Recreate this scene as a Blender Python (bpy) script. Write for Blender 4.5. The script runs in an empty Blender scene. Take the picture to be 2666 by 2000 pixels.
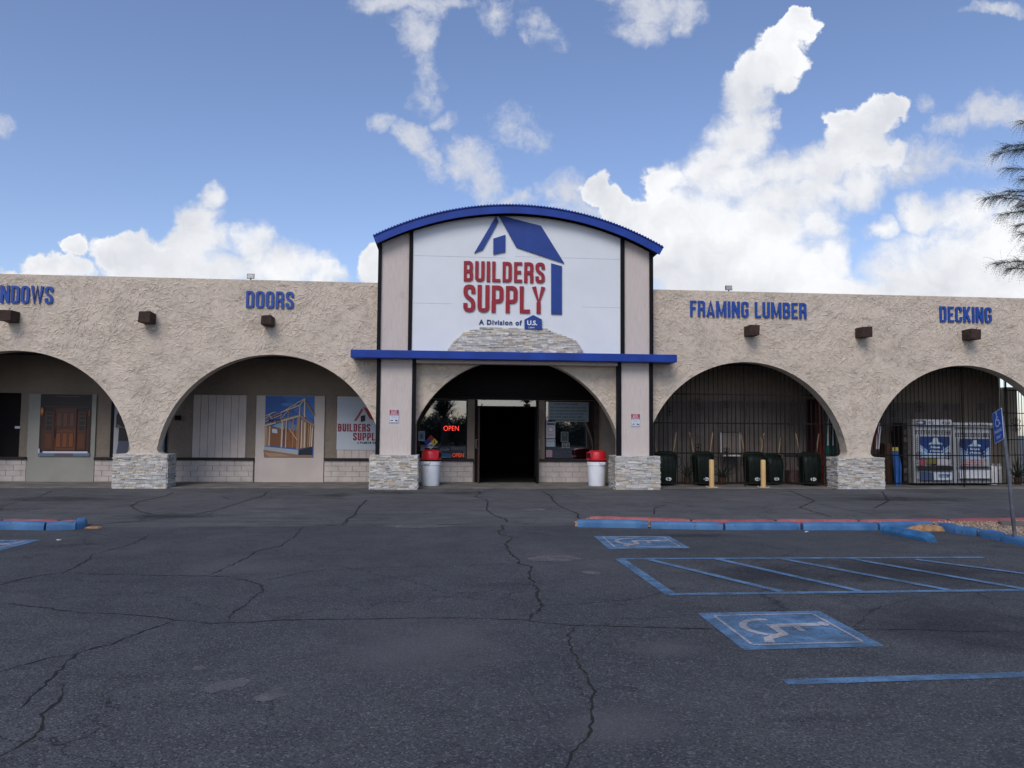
import bpy, bmesh, math, random
from mathutils import Vector, Matrix
R = math.radians
random.seed(7)
sc = bpy.context.scene
COL = sc.collection
# ------------------------------------------------------------------ camera
YAW, PITCH, ROLL, DIST, EYE = .0876388, R(3.4), .0075731, 20.99, 1.6
FPX, CX, CY = 2000., 1333., 1000.
fv = Vector((math.sin(YAW)*math.cos(PITCH), math.cos(YAW)*math.cos(PITCH), math.sin(PITCH)))
r0 = Vector((math.cos(YAW), -math.sin(YAW), 0)); u0 = r0.cross(fv)
rv = r0*math.cos(ROLL)+u0*math.sin(ROLL); uv = -r0*math.sin(ROLL)+u0*math.cos(ROLL)
CAM = Vector((0, -DIST, EYE))
cd = bpy.data.cameras.new('camera'); co = bpy.data.objects.new('camera', cd); COL.objects.link(co)
M = Matrix((rv, uv, -fv)).transposed().to_4x4(); M.translation = CAM; co.matrix_world = M
cd.sensor_width = 36; cd.lens = FPX/2666*36; cd.clip_end = 3000; cd.clip_start = .05
sc.camera = co
sc.view_settings.view_transform = 'Standard'; sc.view_settings.look = 'None'
sc.view_settings.exposure = 0.3; sc.view_settings.gamma = 1
SUN_EL, SUN_AZ = R(43), R(200)   # azimuth of the light, clockwise from +Y

def ray(x, y): return fv+rv*((x-CX)/FPX)-uv*((y-CY)/FPX)
def P(x, y, Y=0.):                 # point on the vertical plane at depth Y
    d = ray(x, y); return CAM+d*((Y+DIST)/d.y)
def G(x, y, Z=0.):                 # point on the ground plane
    d = ray(x, y); return CAM+d*((Z-EYE)/d.z)
def XZ(x, y, Y=0.): p = P(x, y, Y); return (p.x, p.z)

# ------------------------------------------------------------------ world
W = bpy.data.worlds.new('World'); sc.world = W; W.use_nodes = True
nt = W.node_tree; nt.nodes.clear(); N = nt.nodes; L = nt.links
def nd(t, **k):
    n = N.new(t)
    for a, b in k.items(): setattr(n, a, b)
    return n
def mth(op, a, b=None, c=None, clamp=False):
    n = nd('ShaderNodeMath', operation=op, use_clamp=clamp)
    for i, v in enumerate((a, b, c)):
        if v is None: continue
        if isinstance(v, (int, float)): n.inputs[i].default_value = v
        else: L.new(v, n.inputs[i])
    return n.outputs[0]
def vmth(op, a, b=None):
    n = nd('ShaderNodeVectorMath', operation=op)
    for i, v in enumerate((a, b)):
        if v is None: continue
        if isinstance(v, (tuple, list, Vector)): n.inputs[i].default_value = v
        else: L.new(v, n.inputs[i])
    return n.outputs['Value' if op in ('DOT_PRODUCT', 'LENGTH') else 0]
tc = nd('ShaderNodeTexCoord'); D = tc.outputs['Generated']
HF = Vector((math.sin(YAW), math.cos(YAW), 0)); HR = r0.copy()
df = mth('MAXIMUM', mth('ABSOLUTE', vmth('DOT_PRODUCT', D, HF)), .02)
U_ = mth('DIVIDE', vmth('DOT_PRODUCT', D, HR), df)
V_ = mth('DIVIDE', vmth('DOT_PRODUCT', D, (0, 0, 1)), df)
cmb = nd('ShaderNodeCombineXYZ'); L.new(U_, cmb.inputs[0]); L.new(V_, cmb.inputs[1])
Praw = cmb.outputs[0]
def noise(vec, scale, detail, rough=.5, col=False, off=(0, 0, 0)):
    if off != (0, 0, 0): vec = vmth('ADD', vec, off)
    n = nd('ShaderNodeTexNoise', noise_dimensions='2D'); n.inputs['Scale'].default_value = scale
    n.inputs['Detail'].default_value = detail; n.inputs['Roughness'].default_value = rough
    L.new(vec, n.inputs['Vector']); return n.outputs['Color' if col else 'Fac']
w1 = vmth('SUBTRACT', noise(Praw, 14, 3, .55, True), (.5, .5, .5))
w2 = vmth('SUBTRACT', noise(Praw, 52, 4, .6, True), (.5, .5, .5))
def vscale(v, s):
    n = nd('ShaderNodeVectorMath', operation='SCALE'); L.new(v, n.inputs[0]); n.inputs['Scale'].default_value = s; return n.outputs[0]
Pw = vmth('ADD', vmth('ADD', Praw, vscale(w1, .040)), vscale(w2, .016))
flat = vmth('MULTIPLY', Pw, (1, 1, 0))
def uvpix(x, y):
    d = ray(x, y); f = d.dot(HF); return d.dot(HR)/f, d.z/f
def field(blobs, out=None):
    first = out is None
    for b in blobs:
        x, y, a, c = b[:4]; rot = b[4] if len(b) > 4 else 0; wt = b[5] if len(b) > 5 else 1
        u, v = uvpix(x, y)
        m = nd('ShaderNodeMapping', vector_type='TEXTURE'); src = flat
        if out is not None:            # chained, so that the shader evaluates one cloud after the other
            ch = nd('ShaderNodeVectorMath', operation='MULTIPLY_ADD'); L.new(out, ch.inputs[0]); ch.inputs[1].default_value = (1e-7, 1e-7, 0); L.new(flat, ch.inputs[2]); src = ch.outputs[0]
        L.new(src, m.inputs[0])
        m.inputs['Location'].default_value = (u, v, 0); m.inputs['Rotation'].default_value = (0, 0, R(rot))
        m.inputs['Scale'].default_value = (a/FPX, c/FPX, 1)
        q = vmth('DOT_PRODUCT', m.outputs[0], m.outputs[0])
        q = mth('MULTIPLY_ADD', q, -wt, wt)
        out = q if out is None else mth('SMOOTH_MAX', out, q, .22)
    return out
SOLID = [(548,508,40,40),(520,560,60,50),(515,625,92,62),(205,652,40,30),(150,705,95,36),(50,722,60,18),(330,662,95,55),
 (430,700,160,85),(600,700,150,60),(660,660,60,50),(650,628,85,58),(735,665,70,50),(720,700,140,62),(850,722,75,40),(975,690,34,58),
 (2085,42,34,30),(2070,76,42,40),(2035,112,66,48,20),(2105,68,32,26,40),(2045,160,50,50),(2035,212,42,38),(1958,215,50,58),(1937,290,62,80,-8),(1900,370,75,80,-18),
 (1850,432,100,70,20),(1750,462,75,52),(1900,470,160,90),(1995,180,62,62),(1950,250,72,66),(1985,310,45,60,-15),(1945,365,80,80),(1890,415,110,60),(2030,520,210,80),(2250,490,90,60),(2034,440,130,66),(2140,430,120,72),(2226,372,90,72,30),(2275,300,70,56,25),(2328,278,46,36),
 (2193,310,48,36),(2290,412,80,50),(2130,492,120,50),(1690,575,75,55),(1817,560,150,90),(2010,590,140,78),(2125,590,72,70),
 (2169,680,62,80),(1850,690,240,130),(2040,700,180,120),(1590,520,60,42,-30),(1556,492,42,36),(1630,570,80,50),(2299,600,62,40),(2400,560,70,60),(2516,560,100,66),
 (2450,690,200,110),(2620,640,140,150),(2200,770,560,50),(2340,720,120,50)]
SOFT = [(2590,285,95,52),(2490,318,70,32,10,.7),(2405,265,30,26,0,.6),(2410,410,85,50,0,.6),(2330,450,90,50,0,.6),(2602,26,80,18,0,.7),
 (1680,20,100,60,0,1),(1675,80,62,42,0,.8),(1775,38,60,45,0,.7),(1600,0,60,30,-30,.6),(1035,8,115,42,0,1.1),(1085,85,46,72,0,.75),(1105,175,28,42,0,.6),(1170,6,75,20,0,.6),
 (1290,33,34,42,-50,.45),(1404,70,60,32,-30,.45),(1083,372,62,42,-35,1),(1125,420,45,32,-40,.7),(993,322,42,22,0,.55),(1225,425,70,66,0,1.1),(1268,480,66,46,-40,1.),(1335,515,60,22,0,.7),
 (1164,317,28,20,0,.35),(1360,340,60,36,-30,.25),(0,326,36,22,0,.55),(1470,492,62,42,0,.75),(1510,540,90,50,0,.6),(2560,420,60,30,0,.4),(1100,250,30,30,0,.2)]
fs = field(SOLID); fo = field(SOFT)
n_f = noise(Praw, 24, 9, .62); n_b = None
n_w = noise(Pw, 95, 6, .65)
dens = mth('ADD', mth('ADD', fs, mth('MULTIPLY_ADD', n_f, 1.0, -.42)), mth('MULTIPLY_ADD', n_w, .5, -.25))
def smooth(v, lo, hi):
    n = nd('ShaderNodeMapRange', interpolation_type='SMOOTHSTEP'); L.new(v, n.inputs[0])
    n.inputs[1].default_value = lo
    if isinstance(hi, (int, float)): n.inputs[2].default_value = hi
    else: L.new(hi, n.inputs[2])
    return n.outputs[0]
soft_ = smooth(noise(Praw, 5, 2, .5), .42, .62)
aS = smooth(dens, -.22, mth('MULTIPLY_ADD', soft_, .85, .28))
aO = mth('MULTIPLY', smooth(mth('ADD', fo, mth('ADD', mth('MULTIPLY_ADD', n_f, 2.2, -1.1), mth('MULTIPLY_ADD', n_w, 1.1, -.55))), -.6, 1.35), .95)
alpha = mth('MAXIMUM', aS, aO)
# billow light and shade painted into the cloud colour by offset noise, edges lightened
emb = mth('SUBTRACT', noise(Pw, 20, 8, .55), noise(Pw, 20, 8, .55, off=(-.012, .022, 0)))
edge = smooth(dens, .75, .05)
sh = mth('ADD', mth('MULTIPLY_ADD', emb, .6, .62), mth('MULTIPLY_ADD', noise(Pw, 6, 4, .5), 1.3, -.65))
sh = mth('ADD', sh, mth('MULTIPLY', edge, .25), clamp=True)
ramp = nd('ShaderNodeValToRGB'); L.new(sh, ramp.inputs[0])
K = 1.0
ramp.color_ramp.elements[0].position = .1; ramp.color_ramp.elements[0].color = (.52, .54, .59, 1)
ramp.color_ramp.elements[1].position = .95; ramp.color_ramp.elements[1].color = (.79, .80, .82, 1)
softc = nd('ShaderNodeMix', data_type='RGBA'); L.new(aS, softc.inputs[0])
softc.inputs[6].default_value = (.54, .56, .62, 1); L.new(ramp.outputs[0], softc.inputs[7])
sky = nd('ShaderNodeTexSky', sky_type='NISHITA'); sky.sun_disc = False
sky.sun_elevation = SUN_EL; sky.sun_rotation = SUN_AZ; sky.altitude = 100; sky.air_density = 1.0; sky.dust_density = .9; sky.ozone_density = 1.6
SKS = .09
skg = nd('ShaderNodeMix', data_type='RGBA', blend_type='MULTIPLY'); skg.inputs[0].default_value = 1
L.new(sky.outputs[0], skg.inputs[6]); skg.inputs[7].default_value = (1.32, 1.28, 1.43, 1)
cs = nd('ShaderNodeMix', data_type='RGBA', blend_type='MULTIPLY'); cs.inputs[0].default_value = 1
L.new(softc.outputs[2], cs.inputs[6]); cs.inputs[7].default_value = (1/SKS,)*3+(1,)
mx = nd('ShaderNodeMix', data_type='RGBA'); L.new(alpha, mx.inputs[0]); L.new(skg.outputs[2], mx.inputs[6]); L.new(cs.outputs[2], mx.inputs[7])
bg = nd('ShaderNodeBackground'); bg.inputs[1].default_value = SKS; L.new(mx.outputs[2], bg.inputs[0])
wo = nd('ShaderNodeOutputWorld'); L.new(bg.outputs[0], wo.inputs[0])
W.cycles.sampling_method = 'MANUAL'; W.cycles.sample_map_resolution = 512
# soft sun through cloud
sl = bpy.data.lights.new('sun', 'SUN'); sl.energy = 1.5; sl.angle = R(30); sl.color = (1, .92, .82)
so = bpy.data.objects.new('sun', sl); COL.objects.link(so); so.location = (5, -20, 25)
sd = Vector((math.sin(SUN_AZ)*math.cos(SUN_EL), math.cos(SUN_AZ)*math.cos(SUN_EL), math.sin(SUN_EL)))
so.rotation_euler = sd.to_track_quat('Z', 'Y').to_euler()

# ------------------------------------------------------------------ object helpers
def tag(o, label=None, cat=None, group=None, kind=None):
    if label: o['label'] = label
    if cat: o['category'] = cat
    if group: o['group'] = group
    if kind: o['kind'] = kind
    return o
def thing(name, label, cat, loc=(0, 0, 0), group=None):
    o = bpy.data.objects.new(name, None); COL.objects.link(o); o.location = loc; o.empty_display_size = .2
    return tag(o, label, cat, group)
def wloc(o):
    v = Vector((0, 0, 0))
    while o: v += o.location; o = o.parent
    return v
class MB:
    def __init__(s): s.v = []; s.f = []; s.c = []; s.cur = None
    def add(s, vs, fs):
        b = len(s.v); s.v += [tuple(v) for v in vs]
        for f in fs: s.f.append([b+i for i in f]); s.c.append(s.cur)
        return s
    def box(s, x0, x1, y0, y1, z0, z1):
        return s.add([(x0,y0,z0),(x1,y0,z0),(x1,y1,z0),(x0,y1,z0),(x0,y0,z1),(x1,y0,z1),(x1,y1,z1),(x0,y1,z1)],
                     [(0,3,2,1),(4,5,6,7),(0,1,5,4),(1,2,6,5),(2,3,7,6),(3,0,4,7)])
    def prism(s, poly, y0, y1):            # polygon in XZ extruded along Y
        n = len(poly)
        a = sum(poly[i][0]*poly[(i+1) % n][1]-poly[(i+1) % n][0]*poly[i][1] for i in range(n))
        if a < 0: poly = poly[::-1]
        vs = [(x, y0, z) for x, z in poly]+[(x, y1, z) for x, z in poly]
        return s.add(vs, [list(range(n)), list(range(2*n-1, n-1, -1))]+[((i+1) % n, i, n+i, n+(i+1) % n) for i in range(n)])
    def slab(s, poly, z0, z1):             # polygon in XY extruded along Z
        n = len(poly)
        a = sum(poly[i][0]*poly[(i+1) % n][1]-poly[(i+1) % n][0]*poly[i][1] for i in range(n))
        if a < 0: poly = poly[::-1]
        vs = [(x, y, z0) for x, y in poly]+[(x, y, z1) for x, y in poly]
        return s.add(vs, [list(range(n-1, -1, -1)), list(range(n, 2*n))]+[(i, (i+1) % n, n+(i+1) % n, n+i) for i in range(n)])
    def tube(s, pts, r, n=8, cap=True):
        pts = [Vector(p) for p in pts]; rs = r if isinstance(r, (list, tuple)) else [r]*len(pts)
        b = []; up = None
        for i, p in enumerate(pts):
            d = (pts[min(i+1, len(pts)-1)]-pts[max(i-1, 0)]).normalized()
            if up is None: up = d.orthogonal().normalized()
            up = (up-d*up.dot(d)).normalized(); q = d.cross(up)
            for k in range(n):
                a = 2*math.pi*k/n; b.append(p+(up*math.cos(a)+q*math.sin(a))*rs[i])
        fs = [(i*n+k, i*n+(k+1) % n, (i+1)*n+(k+1) % n, (i+1)*n+k) for i in range(len(pts)-1) for k in range(n)]
        if cap: fs += [list(range(n-1, -1, -1)), list(range((len(pts)-1)*n, len(pts)*n))]
        return s.add(b, fs)
    def lathe(s, prof, cx=0, cy=0, n=32):
        b = [(cx+r*math.cos(2*math.pi*k/n), cy+r*math.sin(2*math.pi*k/n), z) for r, z in prof for k in range(n)]
        m = len(prof)
        fs = [(i*n+k, i*n+(k+1) % n, (i+1)*n+(k+1) % n, (i+1)*n+k) for i in range(m-1) for k in range(n)]
        fs += [list(range(n-1, -1, -1)), list(range((m-1)*n, m*n))]
        return s.add(b, fs)
    def loft(s, rings, cap=True):
        n = len(rings[0]); b = [p for r in rings for p in r]
        fs = [(i*n+k, i*n+(k+1) % n, (i+1)*n+(k+1) % n, (i+1)*n+k) for i in range(len(rings)-1) for k in range(n)]
        if cap: fs += [list(range(n-1, -1, -1)), list(range((len(rings)-1)*n, len(rings)*n))]
        return s.add(b, fs)
    def build(s, name, mat, parent=None, smooth=False, bevel=0, kind=None):
        me = bpy.data.meshes.new(name); o = bpy.data.objects.new(name, me); COL.objects.link(o)
        off = wloc(parent) if parent else Vector((0, 0, 0))
        me.from_pydata([Vector(v)-off for v in s.v], [], s.f)
        if any(c is not None for c in s.c):
            at = me.color_attributes.new('Col', 'FLOAT_COLOR', 'CORNER')
            for p in me.polygons:
                c = s.c[p.index] or (.5, .5, .5)
                for li in p.loop_indices: at.data[li].color = (*c, 1)
        if smooth:
            for p in me.polygons: p.use_smooth = True
            try: me.set_sharp_from_angle(angle=R(40))
            except Exception: pass
        me.materials.append(mat)
        if parent: o.parent = parent
        if bevel:
            m = o.modifiers.new('bevel', 'BEVEL'); m.width = bevel; m.segments = 2; m.limit_method = 'ANGLE'; m.angle_limit = R(40)
        if kind: o['kind'] = kind
        return o
def copy_tree(o, parent=None):
    c = o.copy(); COL.objects.link(c)
    if parent: c.parent = parent
    for ch in [x for x in bpy.data.objects if x.parent == o]: copy_tree(ch, c)
    return c

# ------------------------------------------------------------------ materials
class NT:
    def __init__(s, name):
        s.m = bpy.data.materials.new(name); s.m.use_nodes = True; s.t = s.m.node_tree; s.t.nodes.clear()
        s.out = s.n('ShaderNodeOutputMaterial'); s.p = s.n('ShaderNodeBsdfPrincipled'); s.l(s.p.outputs[0], s.out.inputs[0])
        s.tc = s.n('ShaderNodeTexCoord').outputs['Object']
        g = s.n('ShaderNodeNewGeometry'); s.pos = g.outputs['Position']
    def n(s, t, **k):
        n = s.t.nodes.new(t)
        for a, b in k.items(): setattr(n, a, b)
        return n
    def l(s, a, b): s.t.links.new(a, b)
    def noise(s, scale, detail=4, rough=.5, dist=0, vec=None, sc=None, out='Fac'):
        vec = vec or s.pos
        if sc:
            m = s.n('ShaderNodeMapping'); s.l(vec, m.inputs[0]); m.inputs['Scale'].default_value = sc; vec = m.outputs[0]
        n = s.n('ShaderNodeTexNoise'); n.inputs['Scale'].default_value = scale; n.inputs['Detail'].default_value = detail
        n.inputs['Roughness'].default_value = rough; n.inputs['Distortion'].default_value = dist; s.l(vec, n.inputs['Vector'])
        return n.outputs[out]
    def vor(s, scale, feature='F1', out='Distance', vec=None, rnd=1):
        n = s.n('ShaderNodeTexVoronoi', feature=feature); n.inputs['Scale'].default_value = scale; n.inputs['Randomness'].default_value = rnd
        s.l(vec or s.pos, n.inputs['Vector']); return n.outputs[out]
    def math(s, op, a, b=None, c=None, clamp=False):
        n = s.n('ShaderNodeMath', operation=op, use_clamp=clamp)
        for i, v in enumerate((a, b, c)):
            if v is None: continue
            if isinstance(v, (int, float)): n.inputs[i].default_value = v
            else: s.l(v, n.inputs[i])
        return n.outputs[0]
    def rng(s, v, a, b, c=0, d=1, sm=True):
        n = s.n('ShaderNodeMapRange'); n.interpolation_type = 'SMOOTHSTEP' if sm else 'LINEAR'
        s.l(v, n.inputs[0])
        for i, x in enumerate((a, b, c, d)): n.inputs[i+1].default_value = x
        return n.outputs[0]
    def mix(s, f, a, b, mode='MIX'):
        n = s.n('ShaderNodeMix', data_type='RGBA', blend_type=mode)
        for i, v in ((0, f), (6, a), (7, b)):
            if isinstance(v, (int, float)): n.inputs[i].default_value = v
            elif isinstance(v, (tuple, list)): n.inputs[i].default_value = (*v[:3], 1)
            else: s.l(v, n.inputs[i])
        return n.outputs[2]
    def col(s, v):
        if isinstance(v, (tuple, list)): s.p.inputs['Base Color'].default_value = (*v[:3], 1)
        else: s.l(v, s.p.inputs['Base Color'])
    def set(s, **k):
        for a, b in k.items():
            i = s.p.inputs[{'rough': 'Roughness', 'metal': 'Metallic', 'spec': 'Specular IOR Level', 'alpha': 'Alpha'}[a]]
            if isinstance(b, (int, float)): i.default_value = b
            else: s.l(b, i)
    def bump(s, h, strength=1, dist=.01, prev=None):
        n = s.n('ShaderNodeBump'); n.inputs['Strength'].default_value = strength; n.inputs['Distance'].default_value = dist
        s.l(h, n.inputs['Height'])
        if prev: s.l(prev, n.inputs['Normal'])
        s.l(n.outputs[0], s.p.inputs['Normal']); return n.outputs[0]
def simple(name, c, rough=.6, var=.15, vs=3, bs=40, bd=.002, metal=0, spec=.4):
    t = NT(name); f = t.rng(t.noise(vs, 5, .6), .3, .7)
    t.col(t.mix(f, tuple(x*(1-var) for x in c), tuple(min(1, x*(1+var*.6)) for x in c)))
    t.set(rough=rough, metal=metal, spec=spec)
    if bd: t.bump(t.noise(bs, 3), .6, bd)
    return t.m
def stucco(name, base, deep=1., amp=.02):
    t = NT(name)
    a = t.noise(2.2, 2, .5, out='Color'); v1 = t.n('ShaderNodeVectorMath', operation='MULTIPLY_ADD'); t.l(a, v1.inputs[0]); v1.inputs[1].default_value = (1.1, 1.1, 1.1); t.l(t.pos, v1.inputs[2])
    vec = v1.outputs[0]
    edges = []
    def plates(scale, sc, warp):
        w = t.n('ShaderNodeVectorMath', operation='MULTIPLY_ADD'); t.l(t.noise(scale*1.7, 3, .6, out='Color'), w.inputs[0]); w.inputs[1].default_value = (warp,)*3; t.l(vec, w.inputs[2])
        m_ = t.n('ShaderNodeMapping'); t.l(w.outputs[0], m_.inputs[0]); m_.inputs['Scale'].default_value = sc; m_.inputs['Rotation'].default_value = (0, sc[2]*.25, 0)
        v_ = t.n('ShaderNodeTexVoronoi'); v_.inputs['Scale'].default_value = scale; t.l(m_.outputs[0], v_.inputs['Vector'])
        d_ = t.n('ShaderNodeVectorMath', operation='SUBTRACT'); t.l(m_.outputs[0], d_.inputs[0]); t.l(v_.outputs['Position'], d_.inputs[1])
        c_ = t.n('ShaderNodeVectorMath', operation='SUBTRACT'); t.l(v_.outputs['Color'], c_.inputs[0]); c_.inputs[1].default_value = (.5, .5, .15)
        o_ = t.n('ShaderNodeVectorMath', operation='DOT_PRODUCT'); t.l(d_.outputs[0], o_.inputs[0]); t.l(c_.outputs[0], o_.inputs[1])
        e_ = t.n('ShaderNodeTexVoronoi', feature='DISTANCE_TO_EDGE'); e_.inputs['Scale'].default_value = scale; t.l(m_.outputs[0], e_.inputs['Vector']); edges.append(e_.outputs[0])
        return t.math('MULTIPLY', o_.outputs['Value'], scale)
    p1 = plates(8.5, (.7, 1, 1.8), .08); p2 = plates(15, (1.5, 1, .9), .06)
    gate = t.rng(t.noise(1.6, 3), .36, .6)
    h = t.math('ADD', t.math('MULTIPLY', p1, .9), t.math('MULTIPLY', t.math('MULTIPLY', p2, gate), .6))
    h = t.math('ADD', h, t.math('MULTIPLY', t.noise(60, 3), .12))
    stain = t.rng(t.noise(.9, 6, .65), .35, .75); streak = t.rng(t.noise(1.3, 5, .6, sc=(3, 1, .35)), .5, .8)
    c = t.mix(stain, base, tuple(x*.86 for x in base))
    c = t.mix(t.math('MULTIPLY', streak, .35), c, tuple(x*.72 for x in base))
    c = t.mix(t.math('MULTIPLY', t.rng(h, .0, -.5), .20*deep), c, tuple(x*.5 for x in base))  # hollows darkened in the colour, standing in for shade in the relief
    g1 = t.math('MULTIPLY', t.rng(edges[0], .028, .004), t.rng(t.noise(4.3, 2), .46, .56)); g2_ = t.math('MULTIPLY', t.rng(edges[1], .045, .008), t.rng(t.noise(3.1, 2), .50, .60))
    c = t.mix(t.math('MULTIPLY', t.math('MAXIMUM', g1, g2_), .25*deep), c, tuple(x*.38 for x in base))  # thin dark lines paint the shade under the trowel edges
    t.col(c); t.set(rough=.92, spec=.15); t.bump(h, .9, amp); return t.m
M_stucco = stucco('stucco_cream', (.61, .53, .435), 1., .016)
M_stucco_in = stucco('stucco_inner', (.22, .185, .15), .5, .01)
t = NT('asphalt')
big = t.rng(t.noise(.35, 6, .6), .3, .7); med = t.rng(t.noise(2.1, 5, .65), .35, .7)
sep = t.n('ShaderNodeSeparateXYZ'); t.l(t.pos, sep.inputs[0])
lane = t.rng(sep.outputs[1], G(1333, 1369).y-.05, G(1333, 1369).y+.05)
base = t.mix(lane, (.055, .060, .064), (.084, .087, .088))
base = t.mix(t.math('MULTIPLY', big, .8), base, t.mix(1, base, (1.55, 1.5, 1.45), 'MULTIPLY'))
base = t.mix(t.math('MULTIPLY', med, .7), base, t.mix(1, base, (.62, .62, .65), 'MULTIPLY'))
oil = t.rng(t.noise(.8, 3, .5, sc=(.45, 1.3, 1)), .62, .74)
base = t.mix(t.math('MULTIPLY', oil, .5), base, (.018, .018, .021))
dust = t.rng(t.noise(.55, 7, .7, sc=(.6, 1.4, 1)), .58, .78); base = t.mix(t.math('MULTIPLY', dust, .35), base, (.10, .097, .095))
strk = t.math('MULTIPLY', t.rng(t.noise(1.2, 5, .65, sc=(.35, 3.2, 1)), .5, .72), t.math('MULTIPLY_ADD', lane, .45, .12)); base = t.mix(strk, base, (.024, .024, .027))
wv = t.n('ShaderNodeVectorMath', operation='MULTIPLY_ADD'); t.l(t.noise(1.6, 5, .7, out='Color'), wv.inputs[0]); wv.inputs[1].default_value = (.9, .9, 0); t.l(t.pos, wv.inputs[2])
for sc_, wd_, th_ in ((.42, .0045, .50), (1.1, .006, .60)):
    ck = t.math('MULTIPLY', t.rng(t.vor(sc_, 'DISTANCE_TO_EDGE', vec=wv.outputs[0]), wd_*1.6, wd_*.3), t.rng(t.noise(.5, 3, .5), th_-.06, th_+.04)); base = t.mix(t.math('MULTIPLY', ck, .75), base, (.014, .014, .016))
cell = t.vor(92, out='Color'); sp = t.n('ShaderNodeSeparateColor'); t.l(cell, sp.inputs[0])
near = t.rng(sep.outputs[1], -6, -16, .45, 1)
chip = t.math('MULTIPLY', t.rng(sp.outputs[0], .66, 1.0), near)
base = t.mix(t.math('MULTIPLY', chip, .68), base, t.mix(sp.outputs[1], (.11, .125, .16), (.21, .205, .20)))
dk = t.math('MULTIPLY', t.rng(sp.outputs[2], .45, 0), near); base = t.mix(t.math('MULTIPLY', dk, .6), base, (.012, .012, .016))
t.col(base); t.set(rough=.86, spec=.25)
t.bump(t.math('ADD', t.vor(75), t.math('MULTIPLY', t.noise(140, 2), .6)), .8, .006); M_asphalt = t.m
def asphalt_paint(name, c, wear=.5):
    t = NT(name); a = t.rng(t.noise(38, 4, .7), .30, .44); b = t.rng(t.noise(2.2, 5, .7), wear-.12, wear+.2)
    cr = t.rng(t.noise(9, 6, .75), .66, .7)
    al = t.math('MAXIMUM', t.math('MULTIPLY', a, t.math('SUBTRACT', 1, t.math('MULTIPLY', b, .55))), 0)
    al = t.math('MULTIPLY', al, t.math('SUBTRACT', 1, t.math('MULTIPLY', cr, .8)))
    t.col(t.mix(t.rng(t.noise(5, 5, .6), .35, .7), c, tuple(x*.68 for x in c))); t.set(rough=.75, alpha=al); return t.m
M_bluepaint = asphalt_paint('worn_blue_road_paint', (.115, .235, .39), .47)
M_whitepaint = asphalt_paint('worn_white_road_paint', (.48, .46, .46), .46)
M_fadepaint = asphalt_paint('faded_grey_road_paint', (.185, .18, .18), .34)
M_crack = simple('crack_dark', (.012, .012, .013), .95, .3, 8, bd=0)
M_crackedge = asphalt_paint('crack_edge_dust', (.12, .115, .10), .3)
t = NT('kerb_blue_paint'); ch = t.rng(t.noise(7, 8, .75), .57, .66)
c = t.mix(t.rng(t.noise(3, 5, .6), .3, .7), (.022, .10, .24), (.055, .165, .33)); t.col(t.mix(t.math('MULTIPLY', ch, .75), c, (.05, .05, .06)))
t.set(rough=.6); t.bump(t.noise(30, 5, .7), .8, .008); M_kerbblue = t.m
t = NT('kerb_red_paint'); ch = t.rng(t.noise(6, 8, .72), .60, .68)
c = t.mix(t.rng(t.noise(3, 5, .6), .3, .7), (.22, .055, .06), (.32, .10, .10)); t.col(t.mix(t.math('MULTIPLY', ch, .7), c, (.24, .20, .19)))
t.set(rough=.7); t.bump(t.noise(30, 5, .7), .8, .006); M_kerbred = t.m
M_concrete = simple('concrete_walk', (.15, .14, .125), .9, .35, 1.6, 30, .003)
M_white = simple('sign_panel_white', (.66, .70, .74), .55, .05, .8, 8, .001)
t = NT('rough_sawn_plywood'); g = t.rng(t.noise(4, 8, .7, sc=(9, 1, .6)), .35, .75)
c = t.mix(g, (.56, .505, .47), (.48, .425, .39)); st = t.rng(t.noise(1.2, 6, .7), .55, .8)
t.col(t.mix(t.math('MULTIPLY', st, .35), c, (.3, .24, .22))); t.set(rough=.85, spec=.2); t.bump(t.noise(6, 6, .7, sc=(14, 1, 1)), .5, .004); M_ply = t.m
M_black = simple('black_painted_trim', (.004, .005, .008), .6, .3, 6, 30, .001, spec=.15)
M_blue = simple('blue_painted_metal', (.007, .042, .28), .5, .2, 2, 12, .001, spec=.3)
M_blueL = simple('blue_letter_paint', (.010, .060, .31), .45, .12, 5, 40, .0005)
M_logoB = simple('logo_blue', (.007, .042, .24), .55, .12, 3, 40, .0005)
M_red = simple('letter_red', (.27, .008, .022), .45, .12, 4, 40, .0005)
M_navy = simple('navy_letter', (.01, .04, .15), .5, .1, 4, 40, 0)
t = NT('rusty_timber'); g = t.rng(t.noise(5, 7, .7), .35, .65); t.col(t.mix(g, (.022, .011, .008), (.05, .026, .018))); t.set(rough=.85); t.bump(t.noise(25, 5, .7), .8, .008); M_rust = t.m
M_iron = simple('dark_iron', (.010, .008, .007), .65, .4, 6, 40, .001, spec=.15)
M_sill = simple('dark_brown_sill', (.014, .008, .009), .7, .3, 5, 30, .002)
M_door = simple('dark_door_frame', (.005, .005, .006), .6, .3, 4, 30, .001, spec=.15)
M_block = simple('painted_block', (.44, .40, .37), .85, .16, 2.5, 50, .003)
M_mortar = simple('mortar_joint', (.32, .285, .26), .95, .2, 3, 50, .002)
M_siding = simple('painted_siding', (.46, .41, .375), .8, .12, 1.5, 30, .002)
M_siding_shade = simple('shaded_siding', (.13, .112, .10), .85, .25, 1.5, 30, .002)  # darker copy of the siding, shade of the gated bays put into its colour
M_panel = simple('beige_panel', (.46, .41, .375), .75, .08, 1.2, 30, .001)
M_green = simple('grey_green_panel', (.24, .242, .215), .75, .10, 1.2, 30, .001)
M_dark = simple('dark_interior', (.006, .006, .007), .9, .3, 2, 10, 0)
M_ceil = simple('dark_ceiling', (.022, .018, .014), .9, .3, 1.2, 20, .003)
M_roof = simple('grey_roofing', (.20, .19, .18), .9, .2, 1, 20, .004)
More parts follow.
